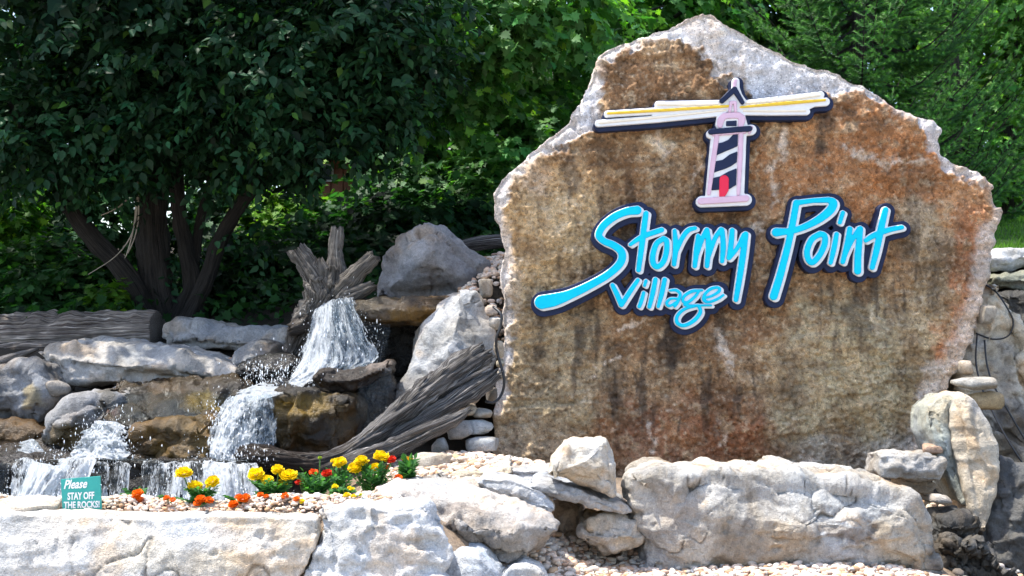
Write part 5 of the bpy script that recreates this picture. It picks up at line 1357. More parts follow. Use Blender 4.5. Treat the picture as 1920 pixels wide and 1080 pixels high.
gravel('gravel', [(-2.3, 5.04), (-2.3, 5.4), (-0.6, 5.5), (-0.6, 5.08)], 4200, (0.005, 0.014), 9)
gravel('gravel', [(-0.75, 6.1), (-0.75, 6.9), (-0.1, 7.15), (0.45, 7.1), (0.35, 6.3), (-0.1, 6.1)], 2800, (0.008, 0.024), 3)
gravel('gravel', [(-0.35, 7.9), (-0.35, 9.4), (0.1, 9.4), (0.05, 7.8)], 700, (0.014, 0.03), 4)
gravel('gravel', [(-2.4, 8.2), (-2.4, 8.7), (-1.7, 8.6), (-1.7, 8.2)], 260, (0.014, 0.03), 6, lift=0.03)
gravel('gravel', [(2.1, 6.1), (2.1, 6.8), (2.7, 6.8), (2.6, 6.1)], 420, (0.010, 0.032), 7, lift=0.02)
gravel('gravel', [(2.12, 5.3), (2.12, 6.2), (2.9, 6.2), (2.9, 5.2)], 900, (0.010, 0.035), 8, dark=0.22)

# ------------------------------------------------------------------ foliage
def lobes():
    a = [(0, 0), (0.18, 0.10), (0.46, 0.02), (0.34, 0.24), (0.62, 0.46), (0.34, 0.50), (0.30, 0.78), (0.14, 0.70), (0, 1.05)]
    L = [(x, y, 0.10 * abs(x) - 0.16 * y * y) for x, y in a]
    R = [(-x, y, z) for x, y, z in L[1:-1]][::-1]
    V = np.array(L + R + [(0, 0.42, -0.06)])
    n = len(V) - 1
    T = np.array([(n, i, (i + 1) % n) for i in range(n)])
    return V, T
def ovate():
    V = np.array([(0, 0, 0), (-.26, .22, .05), (.26, .22, .05), (-.31, .48, .05), (.31, .48, .05), (-.16, .80, -.03), (.16, .80, -.03), (0, 1.06, -.14), (0, .24, -.03), (0, .5, -.05), (0, .8, -.08)])
    T = np.array([(0, 8, 1), (0, 2, 8), (1, 8, 9), (1, 9, 3), (8, 2, 4), (8, 4, 9), (3, 9, 10), (3, 10, 5), (9, 4, 6), (9, 6, 10), (5, 10, 7), (10, 6, 7)])
    return V, T
def simple_leaf():
    V = np.array([(0, 0, 0), (-.30, .42, .07), (.30, .42, .07), (0, 1.0, -.12), (0, .45, -.04)])
    return V, np.array([(0, 4, 1), (0, 2, 4), (1, 4, 3), (4, 2, 3)])
LEAF = {'lobed': lobes(), 'ovate': ovate(), 'simple': simple_leaf()}

def nrmz(v): return v / (np.linalg.norm(v, axis=-1, keepdims=True) + 1e-9)

def leaves(tmpl, pos, size, tip, nrm, col):
    V0, T0 = LEAF[tmpl]
    y = nrmz(tip); z = nrmz(nrm - y * (nrm * y).sum(1, keepdims=True)); x = np.cross(y, z)
    R = np.stack([x, y, z], 2)                          # columns
    V = np.einsum('nij,kj->nki', R, V0) * size[:, None, None] + pos[:, None]
    n, k = len(pos), len(V0)
    f = (T0[None] + (np.arange(n) * k)[:, None, None]).reshape(-1, 3)
    return V.reshape(-1, 3), f, col.repeat(k, 0)

def twigs(clumps, n, per, size, seed, col, var=0.35, droop=0.35, spread=0.28, shell=2.6, keep=None, up=0.9):
    """leaf frames along short twigs that fill the clumps (px, py, Y, rx, ry, rz, weight)"""
    r = np.random.default_rng(seed)
    w = np.array([c[6] for c in clumps], float); w /= w.sum()
    k = r.choice(len(clumps), n, p=w)
    cen = np.array([P(*c[:3]) for c in clumps])[k]; rad = np.array([c[3:6] for c in clumps])[k]
    d = nrmz(r.normal(size=(n, 3)))
    p0 = cen + d * rad * (r.random(n) ** (1 / shell))[:, None]
    td = nrmz(d * 0.8 + r.normal(size=(n, 3)) * 0.7 + np.array([0, 0, -droop]))
    L = spread * (0.6 + 0.8 * r.random(n))
    side = nrmz(np.cross(td, r.normal(size=(n, 3)) * 0.4 + np.array([0, 0, 1.0])))
    tcol = np.clip(1 + var * r.normal(size=n), 0.4, 1.9)
    pos, tip, nr, sz, cc = [], [], [], [], []
    base = np.array(col)
    for j in range(per):
        t = (j + 0.5) / per
        s = 1 if j % 2 else -1
        pos.append(p0 + td * (L * t)[:, None] + r.normal(size=(n, 3)) * size * 0.12)
        tip.append(td * 0.55 + side * s * 0.8 + np.array([0, 0, -droop]) + r.normal(size=(n, 3)) * 0.25)
        nr.append(np.array([0, 0, up]) + d * 0.5 + r.normal(size=(n, 3)) * 0.35)
        sz.append(size * (0.7 + 0.6 * r.random(n)) * (1.1 - 0.35 * t))
        lc = (tcol * np.clip(1 + 0.16 * r.normal(size=n), 0.5, 1.6))[:, None] * base
        lc = lc * (1 + r.normal(size=(n, 1)) * np.array([0.18, 0.04, 0.06]))
        backlit = (r.random(n) < 0.05)[:, None]  # random leaves brightened in colour as if the sun shone through
        lc = np.where(backlit, lc * np.array([2.6, 2.2, 0.9]), lc)
        cc.append(lc)
    pos, tip, nr, sz, cc = np.concatenate(pos), np.concatenate(tip), np.concatenate(nr), np.concatenate(sz), np.clip(np.concatenate(cc), 0.004, 0.6)
    if keep is not None:
        m = keep(pos, r)
        pos, tip, nr, sz, cc = pos[m], tip[m], nr[m], sz[m], cc[m]
    return pos, sz, tip, nr, cc

def gap_keep(pos, r):
    """windows in the leaves where the cabin shows through"""
    q = proj(pos)
    m = np.ones(len(pos), bool)
    for x0, y0, x1, y1, k in ((597, 288, 662, 366, 0.93), (785, 262, 850, 300, 0.75), (855, 60, 868, 75, 1)):
        ins = (q[:, 0] > x0) & (q[:, 0] < x1) & (q[:, 1] > y0) & (q[:, 1] < y1)
        m &= ~(ins & (r.random(len(pos)) < k))
    return m

TREES = 'trees of the wood behind the rocks'
# ---- the shade tree with many stems
sh = thing('shade_tree', 'large dark many-stemmed shade tree with heart-shaped leaves hanging over the stump', 'tree', P(315, 612, 10.2), TREES)
BY = 10.2
for k, pts in enumerate([[(322, 640, 10.2, 0.203), (312, 600, 10.2, 0.140), (296, 540, 10.2, 0.125), (288, 470, 10.2, 0.117), (284, 380, 10.2, 0.109), (284, 300, 10.2, 0.101), (290, 180, 10.2, 0.094), (300, 0, 10.2, 0.070), (310, -260, 10.2, 0.039)],
                         [(292, 620, 10.1, 0.101), (262, 560, 10.05, 0.078), (225, 500, 10.0, 0.072), (180, 455, 9.95, 0.066), (140, 405, 9.9, 0.058), (95, 330, 9.8, 0.047), (40, 230, 9.6, 0.035), (-40, 120, 9.4, 0.020)],
                         [(326, 630, 10.15, 0.117), (350, 570, 10.1, 0.078), (360, 530, 10.1, 0.066), (350, 470, 10.05, 0.058), (338, 410, 10.0, 0.055), (330, 330, 9.95, 0.047), (322, 200, 9.8, 0.035), (330, 60, 9.6, 0.020)],
                         [(360, 530, 10.12, 0.039), (368, 470, 10.1, 0.035), (376, 410, 10.05, 0.033), (392, 350, 10.0, 0.031), (404, 290, 9.9, 0.027), (420, 180, 9.8, 0.017)],
                         [(340, 625, 10.1, 0.101), (372, 560, 10.0, 0.066), (392, 510, 9.95, 0.058), (412, 450, 9.9, 0.053), (450, 385, 9.8, 0.048), (500, 325, 9.7, 0.043), (560, 285, 9.6, 0.037), (640, 215, 9.5, 0.031), (720, 120, 9.4, 0.023), (800, 20, 9.3, 0.016)],
                         [(330, 290, 10.0, 0.047), (420, 200, 9.7, 0.039), (540, 120, 9.4, 0.035), (650, 60, 9.2, 0.031), (700, 10, 9.1, 0.027), (740, -80, 9.0, 0.020)],
                         [(610, 230, 9.5, 0.022), (690, 190, 9.3, 0.017), (780, 175, 9.2, 0.012), (860, 120, 9.1, 0.006)]]):
    tube_obj('trunk' if k == 0 else 'limb', [(*P(a, b, y), r) for a, b, y, r in pts], 'bark', sh, m=30 if k < 3 else 20, step=0.03, groove=0.2, gfreq=7, lump=0.22, seed=60 + k)
for k, pts in enumerate([[(258, 340), (256, 400), (244, 445), (215, 482), (165, 515)], [(256, 380), (250, 430), (240, 470), (234, 484)], [(258, 345), (260, 400), (254, 440), (240, 475)], [(240, 372), (220, 390), (190, 404)]]):
    tube_obj('dead_twig', [(*P(a, b, 9.6), 0.007 - 0.001 * j) for j, (a, b) in enumerate(pts)], 'twig', sh, m=6, step=0.03, lump=0.2)
near_cl = [(60, 120, 9.6, 1.1, .9, .9, 1.2), (250, 60, 9.3, 1.1, .9, .9, 1.3), (430, 100, 9.3, 1.0, .9, .8, 1.2), (580, 130, 9.1, .8, .8, .7, 1.0), (150, 230, 9.6, .8, .8, .5, .8), (330, 230, 9.5, .9, .7, .55, .8), (520, 230, 9.2, .6, .6, .45, .6),
           (700, 110, 9.0, .55, .6, .5, .7), (640, 200, 9.1, .55, .5, .4, .5), (720, 40, 8.9, .6, .6, .4, .6),
           (120, 305, 9.4, .35, .4, .18, .22), (-60, 230, 9.7, .7, .7, .6, .5), (420, 290, 9.9, .40, .4, .2, .15), (560, 300, 9.3, .18, .3, .18, .10), (480, 440, 9.6, .12, .15, .10, .03), (650, 250, 9.0, .3, .3, .22, .2), (340, 480, 10.4, .3, .2, .3, .08)]
P1 = twigs(near_cl, 3300, 9, 0.080, 31, (0.015, 0.047, 0.020), 0.45, 0.32, 0.30, 2.2, gap_keep)  # dark colour holds the shaded crown; its sunlit sprays are on the maple
P2 = twigs([(100, -120, 9.8, 2.0, 1.7, 1.0, 1), (430, -150, 9.6, 1.9, 1.7, 1.0, 1), (300, -420, 9.8, 1.8, 1.6, 1.1, 1)], 1500, 8, 0.15, 32, (0.014, 0.038, 0.022), 0.3, 0.5, 0.4, 2.0)  # coarse leaves above the view, added to shade the crown below
# the 280 leaves nearest to the camera are leaves of their own; the rest is one crown
q1 = proj(P1[0])
front_i = np.where((q1[:, 0] > 0) & (q1[:, 0] < 1050) & (q1[:, 1] > 5) & (q1[:, 1] < 340))[0]
front_i = front_i[np.argsort(P1[0][front_i, 1])][:260]
rest = np.ones(len(P1[0]), bool); rest[front_i] = False
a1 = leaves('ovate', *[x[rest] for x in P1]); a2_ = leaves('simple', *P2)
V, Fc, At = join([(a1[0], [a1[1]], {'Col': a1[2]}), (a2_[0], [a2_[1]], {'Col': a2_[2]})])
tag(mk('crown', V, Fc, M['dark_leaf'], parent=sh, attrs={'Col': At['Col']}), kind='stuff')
from mathutils import Matrix
lm = []
for k in range(4):
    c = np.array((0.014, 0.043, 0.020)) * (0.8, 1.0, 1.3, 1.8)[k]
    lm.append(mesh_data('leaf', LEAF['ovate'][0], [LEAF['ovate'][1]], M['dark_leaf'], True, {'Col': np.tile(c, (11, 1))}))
for n_, i in enumerate(front_i):
    o = bpy.data.objects.new('leaf', lm[n_ % 4]); COL.objects.link(o); o.parent = sh
    y = nrmz(P1[2][i]); z = P1[3][i] - y * (P1[3][i] @ y); z = nrmz(z); x = np.cross(y, z); s = P1[1][i]
    p = P1[0][i] - ORG[sh]
    o.matrix_local = Matrix(((x[0] * s, y[0] * s, z[0] * s, p[0]), (x[1] * s, y[1] * s, z[1] * s, p[1]), (x[2] * s, y[2] * s, z[2] * s, p[2]), (0, 0, 0, 1)))

# ---- trees of the wood behind
def wood_tree(label, px, Y, lean, h, cl, n, size, col, tmpl, seed, tr=0.09, per=9, mat='leaf', spread=0.34, keep=gap_keep, branches=6, var=0.32):
    x = (px - 960) / F * Y
    z0 = float(ground_h(x, Y)[0])
    t = thing('woodland_tree', label, 'tree', (x, Y, z0), TREES)
    r = np.random.default_rng(seed)
    pts = [(x, Y, z0 - 0.2, tr * 1.4), (x + lean * .2, Y, z0 + h * .25, tr), (x + lean * .5 + .05, Y, z0 + h * .55, tr * .75), (x + lean * .9, Y, z0 + h * .9, tr * .3)]
    parts = []
    tube_obj('trunk', pts, 'bark', t, m=14, step=0.12, groove=0.14, gfreq=5, lump=0.1, seed=seed)
    for b in range(branches):
        f = 0.3 + 0.55 * b / branches
        zb = z0 + h * f; xb = x + lean * f * .9
        a = r.random() * 6.28; L = h * 0.22
        v, q, tt, g = tube([(xb, Y, zb, tr * .45), (xb + math.cos(a) * L * .5, Y + math.sin(a) * L * .5, zb + L * .3, tr * .28), (xb + math.cos(a) * L, Y + math.sin(a) * L, zb + L * .45, tr * .08)], m=8, step=0.12, lump=.1, seed=seed + b)
        parts.append((v, [q, tt], {'grain': g}))
    V, Fc, At = join(parts)
    mk('limbs', V, Fc, M['bark'], parent=t, attrs=At)
    A = twigs(cl, n, per, size, seed, col, var, 0.35, spread, 2.2, keep)
    a = leaves(tmpl, *A)
    tag(mk('crown', a[0], [a[1]], M[mat], parent=t, attrs={'Col': a[2]}), kind='stuff')
    return t

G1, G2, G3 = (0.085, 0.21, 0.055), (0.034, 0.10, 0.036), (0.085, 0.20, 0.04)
wood_tree('maple with sunlit sprays of the shade tree in its bright leaf colour, rising between the shade tree and the sign rock', 990, 13.5, 0.2, 6.5, [(960, 120, 13, .9, .9, .8, 1), (1050, 60, 12.6, .9, .8, .6, 1), (880, 230, 13, .8, .8, .6, .9), (980, 280, 12.5, .7, .7, .5, .8), (900, 60, 13.4, 1.0, .8, .7, .8), (980, -120, 13, 1.6, 1.2, .8, .5), (930, 370, 12.2, .6, .6, .4, .6), (830, 60, 11.0, .5, .5, .45, .7), (940, 40, 10.8, .5, .5, .35, .7), (1060, 20, 10.8, .45, .4, .28, .5), (800, 190, 11.2, .4, .4, .4, .5), (880, 140, 11.4, .4, .4, .4, .5)], 1750, 0.105, G1, 'lobed', 201, keep=gap_keep)  # nearer clumps: sunlit sprays of the shade tree, lightened by this leaf colour
wood_tree('maple with drooping lower boughs above the grey rounded boulder', 780, 14.5, -0.1, 6.0, [(760, 330, 13.2, .8, .7, .5, 1), (850, 400, 12.6, .7, .6, .45, .8), (720, 420, 12.8, .8, .6, .45, .9), (790, 200, 14, 1.0, .8, .7, .9), (740, 60, 14.2, 1.2, .9, .8, .9), (800, -120, 14.4, 1.6, 1.3, 1, 1)], 1150, 0.11, G2, 'lobed', 202, keep=gap_keep)
wood_tree('slender tree standing right of the cabin wall', 690, 16.5, 0.2, 7.0, [(680, 180, 16.5, 1.3, 1, .9, 1), (640, 20, 16.5, 1.5, 1.2, 1, 1), (720, 330, 16, .9, .8, .6, .8), (690, -180, 16.5, 1.8, 1.4, 1.1, 1)], 800, 0.125, G1, 'lobed', 203)
wood_tree('tree hidden behind the trunk of the shade tree', 430, 14.5, -0.2, 6.5, [(450, 330, 14, 1.0, .9, .8, 1), (520, 450, 13.4, .9, .7, .5, 1), (380, 420, 13.6, .9, .7, .6, .9), (420, 150, 14.4, 1.3, 1, 1, 1), (430, -100, 14.5, 1.8, 1.4, 1, 1)], 950, 0.12, G2, 'lobed', 204)
wood_tree('leftmost tree of the wood cut by the frame edge', 60, 14.0, 0.1, 6.5, [(60, 330, 13.5, 1.0, .8, .8, 1), (-60, 200, 14, 1.2, 1, .9, 1), (160, 230, 14, 1.1, .9, .8, 1), (150, 420, 13.2, .9, .7, .6, .8), (60, -60, 14, 1.8, 1.3, 1, 1)], 950, 0.12, G2, 'lobed', 205)
wood_tree('tall tree whose top shows just above the left shoulder of the sign rock', 1170, 15.5, 0.1, 7.0, [(1150, 100, 15, 1.2, 1, .9, 1), (1260, 20, 15, 1.2, 1, .8, 1), (1080, 220, 14.5, 1.0, .9, .7, .8), (1180, -140, 15, 1.8, 1.4, 1, 1)], 850, 0.12, G1, 'lobed', 206)
wood_tree('dark tree peeping over the peak of the sign rock', 1420, 16.5, -0.2, 7.5, [(1400, 40, 16.5, 1.2, 1, .9, 1), (1480, -60, 16, 1.4, 1.2, .9, 1), (1350, -20, 16, 1.2, 1, .8, .9), (1420, 200, 16, 1.2, 1, .9, .6)], 800, 0.125, (0.04, 0.085, 0.04), 'lobed', 207)
wood_tree('pale green thin tree right of the spruces', 1890, 14.5, 0.15, 7.0, [(1890, 160, 14.5, .8, .9, .9, 1), (1930, 20, 14.5, 1.1, 1, .9, 1), (1840, -20, 14.8, 1.1, 1, .8, 1), (1910, 300, 14.2, .6, .6, .5, .5), (1900, -200, 14.5, 1.5, 1.3, 1, .9)], 800, 0.10, G3, 'lobed', 208, tr=0.07)
wood_tree('thin tree cut by the right frame edge above the lawn', 1960, 15.5, -0.1, 7.0, [(1960, 160, 15.5, 1.0, 1, 1, 1), (1990, 0, 15.5, 1.3, 1, 1, 1), (1950, 330, 15.2, .7, .6, .4, .5)], 600, 0.11, G1, 'lobed', 209, tr=0.08)
wood_tree('tall tree behind the spruces', 1700, 18.0, 0.2, 8.0, [(1640, 40, 18, 1.6, 1.2, 1.1, 1), (1800, 60, 18, 1.6, 1.2, 1.1, 1), (1740, 250, 17.5, 1.5, 1.2, 1.0, .8), (1700, -200, 18, 2.2, 1.6, 1.2, 1)], 900, 0.135, G2, 'lobed', 210)

wood_tree('outer tree beyond the left frame edge by the fallen log', -260, 13.0, 0.1, 6.0, [(-260, 330, 12.8, 1.2, .9, 1.0, 1), (-180, 480, 12.2, 1.1, .8, .6, 1), (-340, 200, 13, 1.4, 1, 1, 1), (-250, 20, 13, 1.5, 1.1, 1, 1)], 700, 0.12, G2, 'lobed', 211)
wood_tree('second outer tree beyond the left frame edge', -620, 14.0, 0.1, 6.0, [(-620, 380, 13.8, 1.5, 1, 1.2, 1), (-520, 520, 13, 1.2, .9, .6, 1), (-640, 120, 14, 1.6, 1.1, 1.1, 1)], 600, 0.13, G2, 'lobed', 212)

# ---- shrubs under the trees
def shrub(name, label, px, py, Y, cl, n, size, col, seed, tmpl='lobed', per=8, spread=0.24, mat='thin_leaf', group='shrubs under the shade tree'):
    x = (px - 960) / F * Y
    t = thing(name, label, 'shrub', (x, Y, float(ground_h(x, Y)[0])), group)
    r = np.random.default_rng(seed)
    parts = []
    for c in cl:
        e = P(*c[:3])
        v, q, tt, g = tube([(x + r.normal() * .06, Y + r.normal() * .06, ORG[t][2] - .05, .014), tuple((np.array([x, Y, ORG[t][2]]) + e) / 2 + np.array([0, 0, .1])) + (.01,), (*e, .004)], m=6, step=0.08, seed=seed)
        parts.append((v, [q, tt], {'grain': g}))
    V, Fc, At = join(parts); mk('stems', V, Fc, M['bark'], parent=t, attrs=At)
    a = leaves(tmpl, *twigs(cl, n, per, size, seed, col, 0.3, 0.4, spread, 2.2, gap_keep))
    tag(mk('foliage', a[0], [a[1]], M[mat], parent=t, attrs={'Col': a[2]}), kind='stuff')
    return t
shrub('shrub', 'bright green shrub at the left frame edge above the fallen log', 10, 520, 10.9, [(0, 385, 10.9, .32, .3, .28, 1), (25, 440, 10.8, .28, .3, .18, .6), (-40, 420, 10.9, .4, .3, .3, .8)], 330, 0.085, (0.060, 0.160, 0.020), 301)
shrub('shrub', 'broad mid green shrub spreading behind the fallen log', 110, 590, 10.6, [(60, 500, 10.6, .5, .35, .18, 1), (150, 520, 10.5, .4, .35, .16, .9), (60, 560, 10.3, .5, .3, .16, 1), (190, 570, 10.3, .22, .25, .12, .5), (0, 520, 10.5, .4, .3, .25, .8)], 620, 0.085, (0.022, 0.070, 0.018), 302)
shrub('shrub', 'small yellow-green sapling between the fallen log and the shade tree', 205, 600, 10.0, [(205, 560, 9.95, .13, .12, .10, 1), (222, 578, 9.9, .1, .1, .06, .5)], 60, 0.075, (0.060, 0.14, 0.018), 303, spread=0.14)
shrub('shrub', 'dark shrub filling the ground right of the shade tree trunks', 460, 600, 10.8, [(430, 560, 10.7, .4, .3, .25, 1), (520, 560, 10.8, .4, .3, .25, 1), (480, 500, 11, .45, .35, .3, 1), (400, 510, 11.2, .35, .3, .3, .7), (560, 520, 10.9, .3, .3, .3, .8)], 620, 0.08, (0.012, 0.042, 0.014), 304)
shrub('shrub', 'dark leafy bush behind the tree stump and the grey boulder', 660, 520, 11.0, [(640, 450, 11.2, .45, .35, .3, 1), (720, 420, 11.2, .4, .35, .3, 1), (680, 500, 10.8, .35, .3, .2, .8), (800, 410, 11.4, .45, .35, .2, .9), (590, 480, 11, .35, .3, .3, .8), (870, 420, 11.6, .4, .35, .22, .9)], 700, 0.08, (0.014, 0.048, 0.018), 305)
shrub('shrub', 'saplings coloured a sunlit yellow-green, glimpsed behind the shade tree limbs', 540, 480, 13.0, [(520, 410, 13, .4, .4, .25, 1), (580, 400, 13.2, .35, .4, .25, 1), (455, 290, 13.6, .25, .3, .22, .5), (505, 450, 12.8, .3, .3, .2, .7)], 330, 0.085, (0.11, 0.22, 0.03), 306)  # bright leaf colour stands for sun coming through from behind
shrub('shrub', 'shrubs along the far edge of the lawn', 1900, 430, 15.5, [(1870, 360, 15.5, .5, .5, .35, 1), (1930, 380, 15.3, .5, .5, .3, 1)], 260, 0.10, (0.06, 0.14, 0.03), 307)

# ---- low growth on the ground under the trees
r_ = np.random.default_rng(390)
n_ = 17000
ux, uy = r_.uniform(-8.0, 3.0, n_), 9.3 + 5.5 * r_.random(n_)
uk = fbm(np.stack([ux * .9, uy * .9, 0 * ux], 1), 3, 391) > -0.25
uk &= ~((ux > -0.45) & (uy < 9.7))
ux, uy = ux[uk], uy[uk]; n_ = len(ux)
pos = np.stack([ux, uy, ground_h(ux, uy) + 0.26 * r_.random(n_) ** 1.6 + .01], 1)
colu = np.array((0.018, 0.058, 0.016)) * np.clip(1 + 0.4 * r_.normal(size=(n_, 1)), .3, 2.2)
a = leaves('lobed', pos, 0.075 * (0.6 + 0.8 * r_.random(n_)), r_.normal(size=(n_, 3)) + np.array([0, -.3, -.1]), r_.normal(size=(n_, 3)) * .5 + np.array([0, -.3, 1]), colu)
tag(mk('undergrowth', a[0], [a[1]], M['thin_leaf'], attrs={'Col': a[2]}), kind='stuff')

# ---- far wood: one mass
r_ = np.random.default_rng(400)
n_ = 46000
pos = np.stack([r_.uniform(-22, 18, n_), r_.uniform(22.5, 29, n_), r_.uniform(2.6, 13, n_)], 1)
m_k = fbm(pos * 0.55, 3, 401) + 0.25 * gnoise(pos * 1.6, 405) > -0.42
pos = pos[m_k]; n_ = len(pos)
colf = np.array((0.045, 0.105, 0.032)) * np.clip(1 + 0.35 * r_.normal(size=(n_, 1)), .4, 2)
a = leaves('simple', pos, 0.26 * (0.6 + 0.8 * r_.random(n_)), r_.normal(size=(n_, 3)) + np.array([0, 0, -.4]), r_.normal(size=(n_, 3)) * .6 + np.array([0, -.2, 1]), colf)
tag(mk('far_wood', a[0], [a[1]], M['leaf'], attrs={'Col': a[2]}), kind='stuff')

# ---- spruces
def spruce(label, px, Y, top_py, R, seed, col=(0.034, 0.115, 0.030)):
    x = (px - 960) / F * Y
    z0 = float(ground_h(x, Y)[0]); zt = P(px, top_py, Y)[2]
    t = thing('spruce_tree', label, 'tree', (x, Y, z0), 'spruce trees by the lawn')
    r = np.random.default_rng(seed)
    tube_obj('trunk', [(x, Y, z0 - .1, .09), (x, Y, (z0 + zt) / 2, .055), (x, Y, zt, .008)], 'bark', t, m=12, step=0.1, groove=.1, seed=seed)
    S, D, L, W = [], [], [], []                          # shoots: start, direction, length
    bp = []
    z = z0 + 0.25
    while z < zt - 0.05:
        f = (z - z0) / (zt - z0)
        bl = R * (1 - f) ** 0.8 + 0.08
        for b in range(int(r.integers(9, 13))):
            a = r.random() * 6.283
            l = bl * r.uniform(0.72, 1.12)
            d = np.array([math.cos(a), math.sin(a), 0])
            nseg = max(3, int(l / 0.055))
            s0 = np.array([x, Y, z + r.normal() * .05])
            pts = []
            rise = 0.25 + 0.5 * f
            for k in range(nseg + 1):
                u = k / nseg
                p = s0 + d * l * u + np.array([0, 0, l * (rise * u * 0.55 - 0.42 * math.sin(u * 2.4) + 0.30 * u * u)])
                pts.append(p)
            pts = np.array(pts)
            if True:
                v, q, tt, g = tube([(*pts[0], .016 * (1 - f) + .004), (*pts[len(pts) // 2], .009 * (1 - f) + .003), (*pts[-1], .002)], m=5, step=0.12, seed=b)
                bp.append((v, [q, tt], {'grain': g}))
            for k in range(max(1, int(nseg * .25)), nseg + 1):
                u = k / nseg
                td = nrmz(pts[k] - pts[k - 1])
                sd_ = nrmz(np.cross(td, [0, 0, 1.0]))
                ll = min(0.26, (0.06 + 0.30 * l * (1 - u) * 0.8)) * r.uniform(.7, 1.2)
                for sgn in (-1, 1):
                    if r.random() < .88:
                        dd = nrmz(td * 0.75 + sd_ * sgn * 0.85 + np.array([0, 0, r.normal() * .18 - .02]))
                        S.append(pts[k]); D.append(dd); L.append(ll)
                        if ll > 0.14:
                            for h_ in (0.4, 0.65):
                                for s2 in (-1, 1):
                                    d3 = nrmz(dd * .8 + np.cross(dd, [0, 0, 1.0]) * s2 * .7 + np.array([0, 0, r.normal() * .15]))
                                    S.append(pts[k] + dd * ll * h_); D.append(d3); L.append(ll * .45)
                if k == nseg:
                    S.append(pts[k] - td * .03); D.append(nrmz(td + np.array([0, 0, .15]))); L.append(0.13)
        z += 0.17 + 0.10 * (1 - f)
    V, Fc, At = join(bp); mk('limbs', V, Fc, M['bark'], parent=t, attrs=At)
    S, D, L = np.array(S), np.array(D), np.array(L)
    vis = proj(S)
    n = len(S); K = 30
    u = (np.arange(K) + .5) / K
    ang = np.arange(K) * 2.4
    e1 = nrmz(np.cross(D, np.array([0.1, 0.2, 1.0]))); e2 = np.cross(D, e1)
    base = S[:, None] + D[:, None] * (L[:, None] * u[None])[..., None]
    out_ = e1[:, None] * np.cos(ang)[None, :, None] + e2[:, None] * np.sin(ang)[None, :, None]
    nl = 0.030 * (0.8 + 0.4 * r.random((n, K)))[..., None]
    tipd = nrmz(out_ * 0.8 + D[:, None] * 0.75)
    wv = np.cross(tipd, D[:, None]) * 0.0056
    tip = base + tipd * nl
    Vn = np.stack([base - wv, base + wv, tip], 2).reshape(-1, 3)
    f = np.arange(len(Vn)).reshape(-1, 3)
    rel = np.linalg.norm(S[:, :2] - np.array([x, Y]), axis=1) / R
    cc = np.array(col) * np.clip(1 + .25 * r.normal(size=n), .5, 1.8)[:, None]
    fresh = np.clip(u - .35, 0, 1)[None, :, None] * np.array([0.085, 0.20, 0.012]) * (L < .16)[:, None, None]
    cn = np.clip(cc[:, None] + fresh, 0.004, .5).repeat(3, 1).reshape(-1, 3)
    tag(mk('needles', Vn, [f], M['needle'], parent=t, smooth=False, attrs={'Col': cn}), kind='stuff')
spruce('large spruce with bright shoots directly behind the right shoulder of the sign rock', 1610, 11.3, -620, 1.45, 501)
spruce('smaller spruce further right beside the lawn', 1790, 12.6, -60, 1.15, 502)

# ---- lawn
r_ = np.random.default_rng(600)
n_ = 26000
gx_ = r_.uniform(3.0, 8.5, n_); gy_ = 9.4 + 7.5 * r_.random(n_) ** 1.3
b0 = np.stack([gx_, gy_, ground_h(gx_, gy_) - .005], 1)
hh = 0.05 * (0.6 + 0.8 * r_.random(n_)); aa = r_.random(n_) * 6.283
sw = np.stack([np.cos(aa), np.sin(aa), 0 * aa], 1)
tp = b0 + np.stack([r_.normal(size=n_) * .02, r_.normal(size=n_) * .02, hh], 1)
Vg = np.stack([b0 - sw * .006, b0 + sw * .006, tp], 1).reshape(-1, 3)
cg = np.array((0.085, 0.18, 0.028)) * np.clip(1 + .25 * r_.normal(size=(n_, 1)), .5, 1.7)
tag(mk('grass', Vg, [np.arange(n_ * 3).reshape(-1, 3)], M['thin_leaf'], smooth=False, attrs={'Col': cg.repeat(3, 0)}), kind='stuff')

# ---- cabin glimpsed through the leaves
M['boards'] = simple_mat('red_brown_boards', (0.20, 0.085, 0.05), 0.8, 0.2, 6, 0.3)
M['shingle'] = simple_mat('grey_shingles', (0.34, 0.31, 0.31), 0.9, 0.2, 5, 0.25)
M['trim'] = simple_mat('pale_trim', (0.5, 0.5, 0.48), 0.7, 0.3)
M['glass'] = simple_mat('dark_glass', (0.02, 0.025, 0.03), 0.08, 0.6)
CY = 20.0
def wbox(x0, x1, y0, y1, z0, z1):
    V = np.array([(x, y, z) for x in (x0, x1) for y in (y0, y1) for z in (z0, z1)], float)
    Q = np.array([(0, 1, 3, 2), (4, 6, 7, 5), (0, 4, 5, 1), (2, 3, 7, 6), (0, 2, 6, 4), (1, 5, 7, 3)])
    return V, Q
cz = float(ground_h(-2.2, CY)[0])
cab = thing('cabin', 'red-brown board cabin with grey shingle roof glimpsed through the leaves', 'cabin', (-2.2, CY, cz))
xl, xr = P(575, 0, CY)[0], P(960, 0, CY)[0]
zt = P(0, 288, CY)[2]
v, q = wbox(xl, xr, CY, CY + 4, cz - .3, zt); mk('wall', v, [q], M['boards'], parent=cab, smooth=False)
nb_ = int((xr - xl) / 0.2)
for k in range(nb_):
    v, q = wbox(xl + k * .2 + .008, xl + k * .2 + .185, CY - .025, CY - .002, cz, zt - .02 - .004 * (k % 3)); mk('board', v, [q], M['boards'], parent=cab, smooth=False)
for pxw in (612, 900):
    xa = P(pxw, 0, CY)[0]; za = P(0, 325, CY)[2]
    v, q = wbox(xa - .12, xa + .12, CY - .06, CY - .027, za - .14, za + .14); w = mk('window', v, [q], M['trim'], parent=cab, smooth=False)
    v, q = wbox(xa - .09, xa + .09, CY - .07, CY - .062, za - .11, za + .11); mk('pane', v, [q], M['glass'], parent=w, smooth=False).parent = w
rv, rq = [], []
